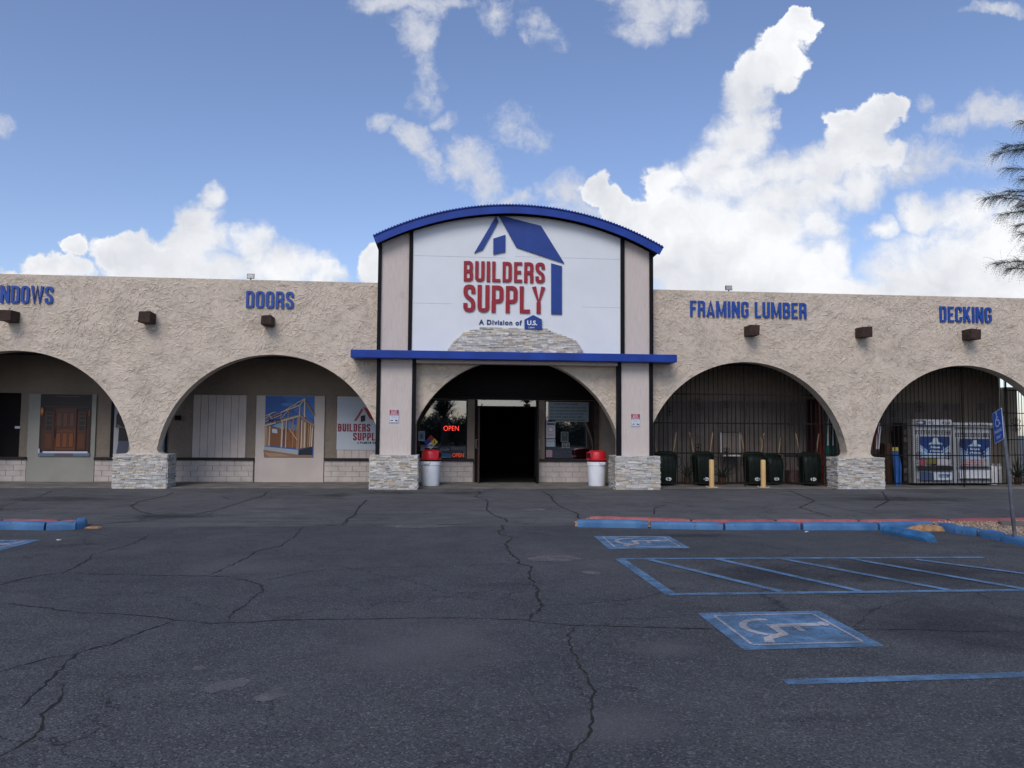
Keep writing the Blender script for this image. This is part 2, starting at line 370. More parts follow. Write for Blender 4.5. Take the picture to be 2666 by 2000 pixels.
M_redpl = simple('red_plastic', (.50, .012, .022), .38, .1, 4, 30, .0005, spec=.5)
M_whpl = simple('pale_plastic', (.80, .84, .90), .42, .06, 4, 30, .0005)
M_blk = simple('black_plastic', (.012, .012, .013), .5, .2, 5, 30, .0005)
M_barrow = simple('dark_green_enamel', (.002, .009, .006), .5, .5, 5, 30, .0005, spec=.25)
M_wood = simple('ash_handle_wood', (.25, .165, .09), .6, .2, 7, 40, .001)
M_bollard = simple('tan_bollard_paint', (.55, .36, .15), .5, .10, 3, 40, .0008)
M_galv = simple('galvanised_steel', (.30, .31, .32), .45, .25, 8, 60, .0008, .7)
M_grey = simple('grey_metal', (.34, .34, .34), .5, .2, 6, 40, .0005, .3)
M_post = simple('weathered_post', (.13, .14, .16), .5, .35, 6, 60, .001, .5)
M_terra = simple('dark_terracotta', (.07, .035, .02), .8, .3, 6, 40, .002)
M_leafdk = simple('agave_leaf', (.02, .035, .018), .6, .4, 8, 30, 0)
M_blue2 = simple('bright_blue_cloth', (.02, .10, .34), .8, .2, 5, 30, .002)
M_teal = simple('teal_cloth', (.006, .07, .055), .8, .2, 5, 30, .002)
M_stripe = simple('white_cloth', (.6, .6, .62), .85, .1, 5, 30, .002)
t = NT('painted_print'); a = t.n('ShaderNodeVertexColor'); a.layer_name = 'Col'; t.col(a.outputs[0]); t.set(rough=.5, spec=.35); M_print = t.m
t = NT('ledger_stone'); a = t.n('ShaderNodeVertexColor'); a.layer_name = 'Col'
c = t.mix(t.rng(t.noise(16, 6, .7), .3, .75), a.outputs[0], t.mix(1, a.outputs[0], (.66, .65, .66), 'MULTIPLY'))
t.col(c); t.set(rough=.85, spec=.25); t.bump(t.noise(45, 6, .75), .9, .01); M_stone = t.m
t = NT('window_glass'); gl = t.n('ShaderNodeBsdfGlossy'); gl.inputs['Roughness'].default_value = .015; gl.inputs['Color'].default_value = (.85, .9, 1, 1)
tr = t.n('ShaderNodeBsdfTransparent'); tr.inputs['Color'].default_value = (.5, .54, .55, 1); ms = t.n('ShaderNodeMixShader'); fr = t.n('ShaderNodeFresnel'); fr.inputs[0].default_value = 1.5
t.l(t.math('MULTIPLY_ADD', fr.outputs[0], 1.2, .16, clamp=True), ms.inputs[0]); t.l(tr.outputs[0], ms.inputs[1]); t.l(gl.outputs[0], ms.inputs[2]); t.l(ms.outputs[0], t.out.inputs[0]); M_glass = t.m
def emit(name, c, s):
    t = NT(name); t.p.inputs['Emission Color'].default_value = (*c, 1); t.p.inputs['Emission Strength'].default_value = s; t.col(c); return t.m
M_neon = emit('neon_red', (1, .06, .045), 1.6); M_led = emit('orange_letters', (1, .10, .03), .05)
t = NT('gravel'); v = t.vor(34, out='Color'); s_ = t.n('ShaderNodeSeparateColor'); t.l(v, s_.inputs[0])
c = t.mix(s_.outputs[0], (.20, .13, .08), (.52, .42, .32)); c = t.mix(t.rng(s_.outputs[1], .7, .9), c, (.08, .06, .05))
t.col(c); t.set(rough=.95); t.bump(t.vor(34), 1, .02); M_gravel = t.m
M_straw = simple('dry_dirt', (.33, .19, .09), .95, .4, 12, 60, .01)

# ------------------------------------------------------------------ ground
g = MB(); g.add([(-400, -300, 0), (400, -300, 0), (400, 500, 0), (-400, 500, 0)], [(0, 1, 2, 3)])
ASPH = g.build('asphalt', M_asphalt); tag(ASPH, kind='structure')
def ribbon(mb, pts, w, z, jag=.009, seg=.045, taper=True):
    P3 = [G(x, y) for x, y in pts]; out = []
    for a, b in zip(P3, P3[1:]):
        L_ = (b-a).length; n = max(1, int(L_/seg)); pr = Vector((-(b-a).y, (b-a).x, 0)).normalized()
        for i in range(n):
            q = a.lerp(b, i/n)+pr*random.gauss(0, jag if i else 0); out.append(q)
    out.append(P3[-1]); n = len(out); vs = []
    for i, q in enumerate(out):
        d = (out[min(i+1, n-1)]-out[max(i-1, 0)]); d.normalize(); pr = Vector((-d.y, d.x, 0))
        ww = w*random.uniform(.25, 1.5)*(min(1, min(i, n-1-i)/4+.15) if taper else 1)
        vs += [(q.x+pr.x*ww/2, q.y+pr.y*ww/2, z), (q.x-pr.x*ww/2, q.y-pr.y*ww/2, z)]
    mb.add(vs, [(2*i+1, 2*i+3, 2*i+2, 2*i) for i in range(n-1)])
def lz(p): return [(x*.45203, 1250+y*.45203) for x, y in p]
def mz(p): return [(900+x*.45203, 1250+y*.45203) for x, y in p]
def rz(p): return [(1450+x*.54973, 1280+y*.54973) for x, y in p]
CR = [(lz([(-30,612),(0,605),(120,572),(240,550),(355,535),(430,505),(515,455),(530,430),(620,405),(735,378),(800,350),(865,315)]),.016),
 (lz([(355,535),(600,545),(900,550),(1290,555),(1420,578),(1500,605),(1515,640),(1450,685),(1420,715),(1350,755),(1325,800),(1310,822)]),.014),
 (lz([(-30,703),(0,708),(100,718),(180,730),(270,737),(330,750),(420,757),(480,768),(620,770),(720,775),(860,788),(960,797),(1005,810),(1130,818),(1240,828),(1310,822),(1480,818),(1600,808),(1720,805),(1990,803)])
  +mz([(350,797),(640,795),(1050,808),(1150,825),(1320,838),(1500,840)])+rz([(480,645),(660,650),(900,655),(1390,655),(1700,655),(2000,665),(2260,668)]),.013),
 (lz([(1005,810),(930,838),(860,860),(760,895),(690,925),(640,950),(540,970),(480,988),(440,1003),(385,1040),(370,1065),(310,1130),(260,1170),(215,1220),(165,1265),(115,1320)]),.013),
 (lz([(440,1003),(350,1015),(230,1040),(120,1070),(0,1105),(-30,1110)]),.010),
 (lz([(330,1170),(365,1180),(360,1220),(345,1260),(300,1300),(270,1330),(250,1370),(245,1400),(240,1440),(200,1480),(130,1520),(80,1555),(0,1590),(-30,1600)]),.014),
 (lz([(1480,582),(1600,565),(1740,535),(1850,520),(1990,516)])+mz([(90,508),(500,498),(980,483)]),.009),
 (lz([(1215,548),(1300,505),(1440,440),(1465,415),(1520,400),(1620,380),(1640,360),(1700,325),(1735,280),(1750,268),(1970,262),(1990,235)]),.016),
 (lz([(560,255),(780,240),(1000,215),(1160,190),(1260,170),(1340,145),(1430,115),(1520,90),(1530,75),(1560,65)]),.03),
 (lz([(1000,215),(900,205),(800,180),(755,150),(800,125),(870,110),(960,90),(1000,70)]),.03),
 (lz([(0,165),(200,168),(420,165),(620,155),(755,150)]),.018),(lz([(0,150),(120,125),(230,95),(300,62)]),.02),
 (lz([(860,310),(1200,310),(1600,300),(1740,280)]),.010),
 (mz([(760,62),(775,80),(740,95),(800,110),(820,125),(810,170),(855,205),(920,225),(930,245)]),.03),
 (mz([(895,258),(910,285),(880,295),(890,315),(960,330),(920,370),(940,405),(960,435),(1000,460),(990,480),(1075,500),(1058,540),(1065,575),(1095,590),(1075,605),(1110,630),(1100,670),(1115,700),(1130,730),(1100,760),(1065,790),(1055,808)]),.024),
 (mz([(1130,65),(1185,95),(1190,115),(1230,150),(1290,175),(1340,195),(1335,215),(1350,225)]),.03),
 (mz([(-300,258),(0,262),(300,262),(700,255),(1290,255)]),.014),(mz([(120,115),(75,160),(50,205),(10,225),(0,250)]),.032),
 (mz([(1325,843),(1290,885),(1290,920),(1300,985),(1330,1020),(1340,1060),(1380,1110),(1395,1165),(1425,1205),(1420,1280),(1410,1330),(1425,1395),(1400,1420),(1400,1465),(1370,1510),(1300,1570),(1290,1620),(1270,1659),(1255,1700)]),.013),
 (mz([(1130,725),(1400,710),(1680,685),(1800,655),(1900,620)]),.008),
 (rz([(1100,-5),(1220,45),(1150,75),(1230,100),(1300,120)]),.035),(rz([(1540,0),(1570,45),(1500,80)]),.035),(rz([(1220,55),(1550,120)]),.018),
 (rz([(330,28),(520,50),(640,70),(1150,95)]),.014),(rz([(520,60),(460,80),(460,110)]),.02),(rz([(1600,25),(2212,105)]),.016),(rz([(900,10),(1500,22),(2212,40)]),.014),
 (lz([(0,100),(200,104),(420,92),(560,66)]),.02),(lz([(900,100),(1280,96),(1320,112),(1700,100),(1990,106)]),.02),(rz([(1390,655),(1500,560),(1700,500)]),.006),
 (rz([(1980,470),(2060,530),(2110,560)]),.007)]
DUSTY = (14, 18, 5)
for i, (pts, w) in enumerate(CR):
    if i in DUSTY: m = MB(); ribbon(m, pts, w*2.2, .0018, .016, .16); m.build('crack_edge', M_crackedge, ASPH)
    m = MB(); ribbon(m, pts, w*1.1, .0035); m.build('crack', M_crack, ASPH)
def patch(name, cx, cy, rx, ry, rot, mat, z=.004, n=26):
    m = MB(); pts = []
    for k in range(n):
        a = 2*math.pi*k/n; q = random.uniform(.72, 1.1); x, y = math.cos(a)*rx*q, math.sin(a)*ry*q
        g_ = G(cx+x*math.cos(rot)-y*math.sin(rot), cy+x*math.sin(rot)+y*math.cos(rot)); pts.append((g_.x, g_.y, z))
    pts.reverse(); m.add(pts, [range(n)]); return m.build(name, mat, ASPH)
for a in [(590,1786,70,15,-.2),(705,1812,48,16,-.25),(520,1741,22,6,-.1),(1440,1455,70,9,0),(1085,1371,95,5,0),(1540,1493,30,5,.1),(1390,1328,40,4,0),(1960,1353,20,2,0)]: patch('paint_scuff', *a, M_fadepaint)
def stain_mat(name, c, strength):
    t = NT(name); g_ = t.n('ShaderNodeTexCoord').outputs['Generated']; v = t.n('ShaderNodeVectorMath', operation='SUBTRACT'); t.l(g_, v.inputs[0]); v.inputs[1].default_value = (.5, .5, 0)
    w_ = t.n('ShaderNodeVectorMath', operation='MULTIPLY'); t.l(v.outputs[0], w_.inputs[0]); w_.inputs[1].default_value = (1, 1, 0); ln = t.n('ShaderNodeVectorMath', operation='LENGTH'); t.l(w_.outputs[0], ln.inputs[0])
    a = t.math('ADD', t.math('MULTIPLY', ln.outputs['Value'], 2.0), t.math('MULTIPLY_ADD', t.noise(1.9, 6, .68), 1.5, -.75))
    al = t.math('MULTIPLY', t.rng(a, 1.0, .15), t.math('MULTIPLY', strength, t.rng(t.noise(30, 3, .6), .2, .6, .55, 1)))
    t.col(c); t.set(rough=.9, alpha=al, spec=.2); return t.m
M_stD = stain_mat('oil_stain', (.022, .022, .026), .34); M_stL = stain_mat('pale_wear', (.15, .15, .155), .5)
for i, (cx, cy, rx, ry, md) in enumerate([(2480,1640,330,75,0),(2350,1490,300,40,0),(2000,1500,260,35,0),(1560,1470,120,22,1),(1430,1445,120,16,1),(1100,1700,360,120,1),(1300,1315,500,12,1),(1200,1284,90,6,0),(870,1290,70,7,0),(1020,1283,120,6,0),
    (330,1330,260,12,1),(420,1345,170,8,0),(600,1480,260,30,1),(1750,1690,170,32,1),(1600,1900,260,80,1),(1900,1313,300,9,1),(2350,1300,260,7,0),(160,1300,220,8,0),(1780,1395,200,8,0)]):
    a_, b_ = G(cx-rx, cy), G(cx+rx, cy); c_, d_ = G(cx, cy+ry), G(cx, cy-ry); rxm, rym = (b_-a_).length/2, (d_-c_).length/2; o_ = (c_+d_)/2
    m = MB(); m.add([(o_.x+rxm*math.cos(k*math.pi/16), o_.y+rym*math.sin(k*math.pi/16), .0010+.00004*i) for k in range(32)], [list(range(32))]); m.build('pale_wear' if md else 'oil_stain', M_stL if md else M_stD, ASPH)
# ground markings
def gpoly(name, label, pts, mat, z=.005, parent=None, cat='road marking', group=None):
    m = MB(); q = [G(x, y) for x, y in pts]; ar = sum(q[i].x*q[(i+1) % len(q)].y-q[(i+1) % len(q)].x*q[i].y for i in range(len(q)))
    if ar < 0: q.reverse()
    m.add([(p.x, p.y, z) for p in q], [range(len(q))]); o = m.build(name, mat, parent)
    if label: tag(o, label, cat, group)
    return o
def gline(m, a, b, w, z):
    A, B = G(*a), G(*b); d = (B-A).normalized(); p = Vector((-d.y, d.x, 0))*w/2
    m.add([(A.x-p.x, A.y-p.y, z), (B.x-p.x, B.y-p.y, z), (B.x+p.x, B.y+p.y, z), (A.x+p.x, A.y+p.y, z)], [(0, 1, 2, 3)])
def symbol(name, label, quad, group):
    o = gpoly(name, label, quad, M_bluepaint, .005, None, 'road marking', group)
    q = [G(x, y) for x, y in quad]
    def T(u, v): return (q[0]*(1-u)+q[1]*u)*(1-v)+(q[3]*(1-u)+q[2]*u)*v
    def strip(m, pts, w, z, closed=False):
        n = len(pts); vs = []
        for i in range(n):
            a = pts[i-1] if (i or closed) else pts[i]; b = pts[(i+1) % n] if (i < n-1 or closed) else pts[i]
            dx, dy = b[0]-a[0], b[1]-a[1]; l_ = math.hypot(dx, dy) or 1; px, py = -dy/l_*w/2, dx/l_*w/2
            for s_ in (1, -1):
                p = T(pts[i][0]+px*s_, pts[i][1]+py*s_); vs.append((p.x, p.y, z))
        fs = [(2*i, 2*((i+1) % n), 2*((i+1) % n)+1, 2*i+1) for i in range(n if closed else n-1)]
        m.add(vs, fs)
    m = MB(); e = .1; w = .022
    for pts in ([(e, e), (1-e, e)], [(1-e, e+.02), (1-e, 1-e-.02)], [(1-e, 1-e), (e, 1-e)], [(e, 1-e-.02), (e, e+.02)]): strip(m, pts, w, .009)
    m.build('border_line', M_whitepaint, o)
    m = MB()
    arc = [(.40+.20*math.cos(a)*.95, .47+.22*math.sin(a)) for a in [R(d) for d in range(-70, -290, -14)]]
    strip(m, arc, .055, .009)
    strip(m, [(.80, .42), (.40, .44)], .085, .0095); strip(m, [(.60, .46), (.60, .60)], .05, .010)
    strip(m, [(.43, .47), (.43, .66), (.27, .76), (.24, .86)], .07, .0105)
    hd = [(.84+.04*math.cos(k*math.pi/6), .42+.06*math.sin(k*math.pi/6)) for k in range(12)]
    m.add([(*T(*p).xy, .011) for p in hd][::1], [range(12)])
    m.build('wheelchair_figure', M_whitepaint, o); return o
GS = 'blue accessible parking squares painted on the asphalt'
symbol('accessible_symbol', 'nearest blue wheelchair square on the asphalt, with a crack running across it', [(1815.6,1597.7),(2131.6,1591.7),(2303.7,1684),(1936.5,1694)], GS)
symbol('accessible_symbol', 'small blue wheelchair square painted just in front of the long blue kerb', [(1546,1396.5),(1741,1396.5),(1797,1428),(1585,1431)], GS)
symbol('accessible_symbol', 'blue painted square cut off by the left edge beside the short blue kerb', [(-190,1407),(106,1406.6),(-5,1436),(-330,1440)], GS)
m = MB(); z = .005; w = .10
TL, BL = (1613,1456), (1747,1549)
gline(m, TL, (2560,1452), w, z); m.build('hatched_aisle', M_bluepaint)
ais = bpy.data.objects['hatched_aisle']; tag(ais, 'blue hatched access aisle of slanting stripes between the two wheelchair squares', 'road marking')
for i, (a, b) in enumerate([(TL, BL), ((BL[0]-8, BL[1]), (2720,1537)), ((1692,1458.7),(2035,1542)), ((1867.8,1457),(2241.6,1541)), ((2032.7,1456),(2472,1538.4)), ((2214,1456),(2720,1545)), ((2384.5,1458.7),(2720,1502))]):
    mm = MB(); gline(mm, a, b, w if i else .12, z+.0008*(i+1)); mm.build('stripe', M_bluepaint, ais)
m = MB(); gline(m, (2043,1777.5), (2760,1755), .105, .005); tag(m.build('stall_line', M_bluepaint), 'single blue parking stall line nearest the camera at lower right', 'road marking')
# ------------------------------------------------------------------ kerbs and islands
def kerb(name, label, pts, w, h, mat, gaps, group=None, back=None):
    """kerb of separate stones along ground points pts (world xy); body lies to the left of travel"""
    root = thing(name, label, 'kerb', (pts[0][0], pts[0][1], 0), group)
    seg = []
    for a, b in zip(pts, pts[1:]):
        a, b = Vector((*a, 0)), Vector((*b, 0)); L_ = (b-a).length; n = max(1, round(L_/gaps))
        for i in range(n): seg.append((a.lerp(b, i/n), a.lerp(b, (i+1)/n)))
    for a, b in seg:
        d = (b-a).normalized(); p = Vector((-d.y, d.x, 0)); g_ = .024
        a2 = a+d*g_+p*random.uniform(-.012, .012); b2 = b-d*g_+p*random.uniform(-.012, .012); hh = h*random.uniform(.95, 1.04)
        prof = [(0, -.02), (.0, hh*.55), (.012, hh*.85), (.035, hh), (w-.02, hh), (w, hh-.02), (w, -.02)]
        nn = max(2, int((b2-a2).length/.12)); rings = []
        for i in range(nn+1):
            c = a2.lerp(b2, i/nn); j = random.uniform(-.005, .005); e = .012 if i in (0, nn) else 0
            rings.append([c+p*(x+(e if x < w/2 else -e)+j)+Vector((0, 0, zz-e+random.uniform(-.003, .003))) for x, zz in prof])
        m = MB(); m.loft([r_[::-1] for r_ in rings]); m.build('kerb_stone', mat, root, True)
    return root
def g2(x, y, Z=0): p = G(x, y, Z); return (p.x, p.y)
kh = .12
A0 = g2(1500,1373); A1 = g2(2434,1377)
kerb('blue_kerb', 'long straight blue painted kerb with cracked joints below the red kerb on the right', [A0, g2(1886,1380.5), g2(2290,1381), A1], .15, kh, M_kerbblue, 1.35)
K2 = [A1, g2(2480,1388), g2(2545,1396), g2(2600,1409), g2(2680,1426), g2(2900,1480)]
kerb('blue_kerb', 'blue painted kerb slanting away past the foot of the leaning parking sign', K2, .15, kh, M_kerbblue, 1.0)
RK = [g2(1530,1356.5,.05), g2(1800,1354.5,.12), g2(2240,1355,.12), g2(2700,1351,.12), g2(3300,1344,.12)]
kerb('red_kerb', 'long red painted kerb along the back of the gravel strip on the right', RK, .14, .125, M_kerbred, 1.8)
m = MB(); m.slab([g2(1491,1363.5), g2(1512,1368.5), g2(1545,1362), g2(1535,1356)], -.01, .045); tag(m.build('kerb_tip', M_kerbred, None, False, .015), 'low broken pinkish kerb end where red and blue kerbs meet', 'kerb')
# gravel bed
gp = [g2(1515,1367)]+[(a[0], a[1]+.1) for a in (A0, A1)]+[(x+.05, y+.1) for x, y in K2[1:]]+[(RK[4][0], RK[4][1]+.06)]+[(x, y+.05) for x, y in RK[3::-1]]
m = MB(); m.slab(gp, -.02, .085); tag(m.build('gravel_bed', M_gravel), kind='stuff')
def inpoly(x, y, poly):
    c = False; j = len(poly)-1
    for i in range(len(poly)):
        if (poly[i][1] > y) != (poly[j][1] > y) and x < (poly[j][0]-poly[i][0])*(y-poly[i][1])/(poly[j][1]-poly[i][1])+poly[i][0]: c = not c
        j = i
    return c
m = MB(); xs = [p[0] for p in gp]; ys = [p[1] for p in gp]; cnt = 0
while cnt < 5200:
    x, y = random.uniform(min(xs), min(max(xs), 13)), random.uniform(min(ys), max(ys))
    if not inpoly(x, y, gp): continue
    cnt += 1; s_ = random.uniform(.008, .022); m.cur = random.choice([(.42,.33,.24),(.3,.2,.13),(.5,.42,.34),(.2,.14,.1),(.36,.24,.14),(.12,.09,.07)])
    vs = [(x+random.uniform(-1, 1)*s_, y+random.uniform(-1, 1)*s_, .083), (x+s_, y, .088), (x, y+s_, .09), (x-s_, y, .086), (x, y-s_, .085), (x+random.uniform(-.3, .3)*s_, y, .09+s_*.7)]
    m.add(vs, [(1, 2, 5), (2, 3, 5), (3, 4, 5), (4, 1, 5)])
tag(m.build('gravel', M_stone), kind='stuff')
def mound(name, label, x, y, rx, ry, h, mat, n=20):
    c = G(x, y); m = MB(); rings = []
    for k in range(5):
        q = 1-k/5; rings.append([(c.x+math.cos(a)*rx*q*(1+.2*math.sin(3*a+x)), c.y+math.sin(a)*ry*q*(1+.2*math.cos(2*a)), h*(1-q*q)*random.uniform(.85, 1.1)-.004) for a in [2*math.pi*i/n for i in range(n)]])
    m.loft(rings); o = m.build(name, mat, None, True); tag(o, label, 'dirt', kind='stuff')
mound('dirt_pile', 'small heap of dry orange dirt in the corner of the blue kerbs', 2410, 1381, .42, .16, .10, M_straw)
mound('dirt_pile', 'pale dry dirt at the tip of the left kerb', 243, 1374, .15, .14, .03, M_straw)
M_stop = simple('wheel_stop_paint', (.030, .135, .30), .6, .35, 5, 30, .006)
# parking block beside island, slab lying in gravel
a, b = G(2291,1386), G(2415,1412); d = (b-a).normalized(); p = Vector((-d.y, d.x, 0)); m = MB(); rings = []
for i in range(13):
    c = a.lerp(b, i/12); e = .04 if i in (0, 12) else 0
    rings.append([c+p*x+Vector((0, 0, zz-e)) for x, zz in [(.0, 0), (.0, .05), (.04, .125), (.12, .125), (.16, .05), (.16, 0)]])
m.loft([r_[::-1] for r_ in rings]); tag(m.build('wheel_stop', M_stop, None, False, .006), 'loose blue concrete wheel stop lying at an angle in front of the long blue kerb', 'wheel stop')
m = MB(); q = [g2(x, y, .08) for x, y in ((2597,1362),(2740,1366),(2740,1378),(2606,1369))]; m.slab(q, .07, .13); tag(m.build('stone_slab', M_concrete, None, False, .02), 'dark flat rock lying in the gravel behind the leaning sign post', 'rock')
# left island
LB = [g2(-400,1377), g2(-100,1378), g2(115,1381.5), g2(200,1379), g2(226,1374), g2(229,1366)]
kerb('blue_kerb', 'short chipped blue kerb with rounded end entering from the left', LB, .15, .13, M_kerbblue, 1.1)
LR = [g2(-400,1351,.12), g2(0,1352,.12), g2(150,1354,.12), g2(205,1357,.12)]
kerb('red_kerb', 'faded pink kerb behind the short blue kerb on the left', LR, .12, .12, M_kerbred, 1.6)
m = MB(); m.slab([(x, y+.1) for x, y in LB[:4]]+[g2(226,1368)]+[(x, y) for x, y in LR[::-1]], -.02, .09); tag(m.build('gravel_bed', M_gravel), kind='stuff')
for i, (x, y) in enumerate([(153,1407),(2100,1385.5)]):
    c = G(x, y); a = random.uniform(0, 3); s1, s2 = random.uniform(.03, .055), random.uniform(.01, .02); m = MB()
    m.slab([(c.x+math.cos(a)*u*s1-math.sin(a)*v*s2, c.y+math.sin(a)*u*s1+math.cos(a)*v*s2) for u, v in ((-1, -1), (1, -.8), (.9, 1), (-1, .7))], .004, .011)
    tag(m.build('paper_scrap', M_stripe), ['white scrap of litter on asphalt below the left kerb','white litter strip in front of the long blue kerb','white litter scrap at the left picture edge under the kerb','tiny pale scrap on the asphalt right of the left kerb','white litter speck near the tip of the left kerb','pale pebble below the blue wheel stop','lone pale speck on asphalt before the entrance','small pale speck on the asphalt near the seam line','pale scrap at the foot of the slanting blue kerb','lone tiny speck on the asphalt at far left'][i], 'litter', 'scraps of litter on the asphalt')

# ------------------------------------------------------------------ building
SP, XC, AR, AZ, H, BT = 6.54, 1.96, 2.96, .60, 5.54, .88      # bay spacing, centre arch, radius, centre height, wall top, pier base top
BY, WT = 2.10, .38
SLAB = .02
B = thing('store_building', 'long stuccoed arcade store with round arches and a raised central gable', 'building', (XC, 0, 0))
def arch_pts(xc, n=40):
    za = BT+.16; a0 = math.asin((za-AZ)/AR); pts = []
    xe = AR*math.cos(a0)
    fl = [(xe-.20+.0, BT-.02), (xe-.12, BT+.015), (xe-.05, BT+.05), (xe-.01, BT+.10)]
    right = [(xc+x, z) for x, z in fl]
    left = [(xc-x, z) for x, z in fl]
    arc = [(xc+AR*math.cos(a), AZ+AR*math.sin(a)) for a in [a0+(math.pi-2*a0)*i/n for i in range(n+1)]]
    return left[::-1] and (left, arc[::-1], right)
ks = list(range(-3, 4)); X0, X1 = XC-3.5*SP, XC+3.5*SP
poly = [(X0, BT-.02)]
for k in ks:
    l, a, r_ = arch_pts(XC+SP*k); poly += l+a+r_[::-1]
poly += [(X1, BT-.02), (X1, H), (X0, H)]
m = MB(); m.prism(poly, 0, WT)
def in_wall(x, z):
    if z > H-.04 or z < BT+.05 or x < X0+.1 or x > X1-.1: return False
    d = abs((x-XC+SP/2) % SP-SP/2)
    if d*d+(z-AZ)**2 < (AR+.035)**2: return False
    return z > BT+.25 or d > AR-.02
sr = random.Random(21)
def stroke_relief(x, z, a, l_, hgt, wd, bend):
    # one raised trowel ridge: a steep lip on the low side, a long feathered slope on the other
    n_ = 4; vs = []; px, pz, aa = x, z, a
    for i in range(n_+1):
        if not in_wall(px, pz): return
        e = math.sin(math.pi*(i+.25)/(n_+.5)); nx, nz = -math.sin(aa), math.cos(aa)
        if nz < 0: nx, nz = -nx, -nz
        vs += [(px-nx*.004, .001, pz-nz*.004), (px, -hgt*e, pz), (px+nx*wd*e, .001, pz+nz*wd*e)]
        px += math.cos(aa)*l_/n_; pz += math.sin(aa)*l_/n_; aa += bend/n_
    fl = math.cos(a) < 0; fs = []
    for i in range(n_):
        for k in (0, 1): f = (3*i+k, 3*i+3+k, 3*i+4+k, 3*i+1+k); fs.append(f[::-1] if fl else f)
    m.add(vs, fs)
for _ in range(21000):
    x, z = sr.uniform(-13.2, 17.2), sr.uniform(BT+.05, H)
    f_ = math.sin(x*1.3+1.7*math.sin(z*1.9))+math.sin(z*2.3-x*.7+2*math.sin(x*.9))
    if sr.random() > .62+.16*f_: continue
    stroke_relief(x, z, f_*.75+sr.gauss(0, .55)+(math.pi if sr.random() < .5 else 0), sr.uniform(.06, .24), sr.uniform(.005, .015), sr.uniform(.03, .065), sr.gauss(0, .7))
fw = m.build('arcade_wall', M_stucco, B)
mo = fw.modifiers.new('tri', 'TRIANGULATE')
m = MB(); m.box(X0, X1, .003, WT+.03, H+.0, H+.03); m.build('parapet_cap', M_stucco, B)
# stone bases
PAL = [(.58,.57,.53),(.70,.68,.63),(.68,.67,.64),(.54,.52,.48),(.62,.58,.49),(.52,.45,.35),(.46,.46,.44),(.58,.55,.49),(.66,.66,.64),(.38,.39,.38),(.48,.42,.32),(.52,.54,.53)]
def ledger_face(m, o, du, dn, W_, Hh, hrow=.037, ext=None):
    """rows of thin stones on a vertical face: o = lower corner, du = unit along, dn = outward normal"""
    z = 0
    while z < Hh-.005:
        h = min(hrow*random.uniform(.7, 1.35), Hh-z)
        if Hh-z-h < .012: h = Hh-z
        lo, hi = (0, W_) if ext is None else ext(z+h/2)
        x = lo
        while x < hi-.004:
            l_ = random.uniform(.07, .30); 
            if hi-x-l_ < .05: l_ = hi-x
            dd = random.uniform(.004, .032); c = random.choice(PAL); f = random.uniform(.85, 1.12); m.cur = tuple(min(.8, v*f) for v in c)
            e = .0015; q = []
            for dep in (-.02, dd):
                for (uu, vv) in ((x+e, z+e), (x+l_-e, z+e), (x+l_-e, z+h-e), (x+e, z+h-e)):
                    q.append(o+du*uu+dn*(dep+(random.uniform(-.004, .004) if dep > 0 else 0))+Vector((0, 0, vv)))
            m.add(q, [(4, 5, 6, 7), (0, 4, 7, 3), (1, 2, 6, 5), (3, 7, 6, 2), (0, 1, 5, 4)])
            x += l_
        z += h
def pier_base(x0, x1, y0, y1, top, lab=None):
    m = MB(); m.cur = (.12, .12, .12); m.box(x0+.01, x1-.01, y0+.01, y1-.01, -.02, top-.012)
    ledger_face(m, Vector((x0, y0, 0)), Vector((1, 0, 0)), Vector((0, -1, 0)), x1-x0, top)
    ledger_face(m, Vector((x0, y1, 0)), Vector((0, -1, 0)), Vector((-1, 0, 0)), y1-y0, top)
    ledger_face(m, Vector((x1, y0, 0)), Vector((0, 1, 0)), Vector((1, 0, 0)), y1-y0, top)
    m.cur = (.55, .54, .52); m.box(x0-.01, x1+.01, y0-.01, y1+.01, top-.010, top+.008)
    o = m.build('pier_base', M_stone, B)
    if lab: o['label'] = lab
for k in (-4, -3, -2, 1, 2, 3):
    xm = XC+SP*(k+.5); 
    if k in (-4,): xm += .6
    pier_base(xm-.69+(.0), xm+.66, -.14, .50, BT)
cl0, cl1 = P(962,1273,-.42).x, P(1086,1273,-.42).x; cr0, cr1 = P(1604,1273,-.42).x, P(1718,1273,-.42).x
pier_base(cl0, cl1, -.42, .46, .90); pier_base(cr0, cr1, -.42, .46, .90)
# corbel timbers
for i, (x, y, w_) in enumerate([(26,824,1),(384,828,1),(698,836,.9),(1957,862,1),(2248,866,1),(2528,872,1.05)]):
    c = P(x, y, -.18); s_ = .150*w_; m = MB()
    ring = lambda yy, j: [(c.x-s_+random.uniform(-j, j), yy, c.z-s_*.95+random.uniform(-j, j)), (c.x+s_+random.uniform(-j, j), yy, c.z-s_*.95+random.uniform(-j, j)), (c.x+s_+random.uniform(-j, j), yy, c.z+s_*.95+random.uniform(-j, j)), (c.x-s_+random.uniform(-j, j), yy, c.z+s_*.95+random.uniform(-j, j))]
    m.loft([ring(-.40, .018), ring(-.22, .008), ring(.02, .004)]); o = m.build('timber_end', M_rust, B, False, .012)
    m = MB(); m.tube([(c.x+.05, -.33, c.z+s_*.95), (c.x+.06, -.34, c.z+s_*.95+.05), (c.x+.10, -.33, c.z+s_*.95+.03)], .008, 5); m.build('bent_nail', M_rust, o)
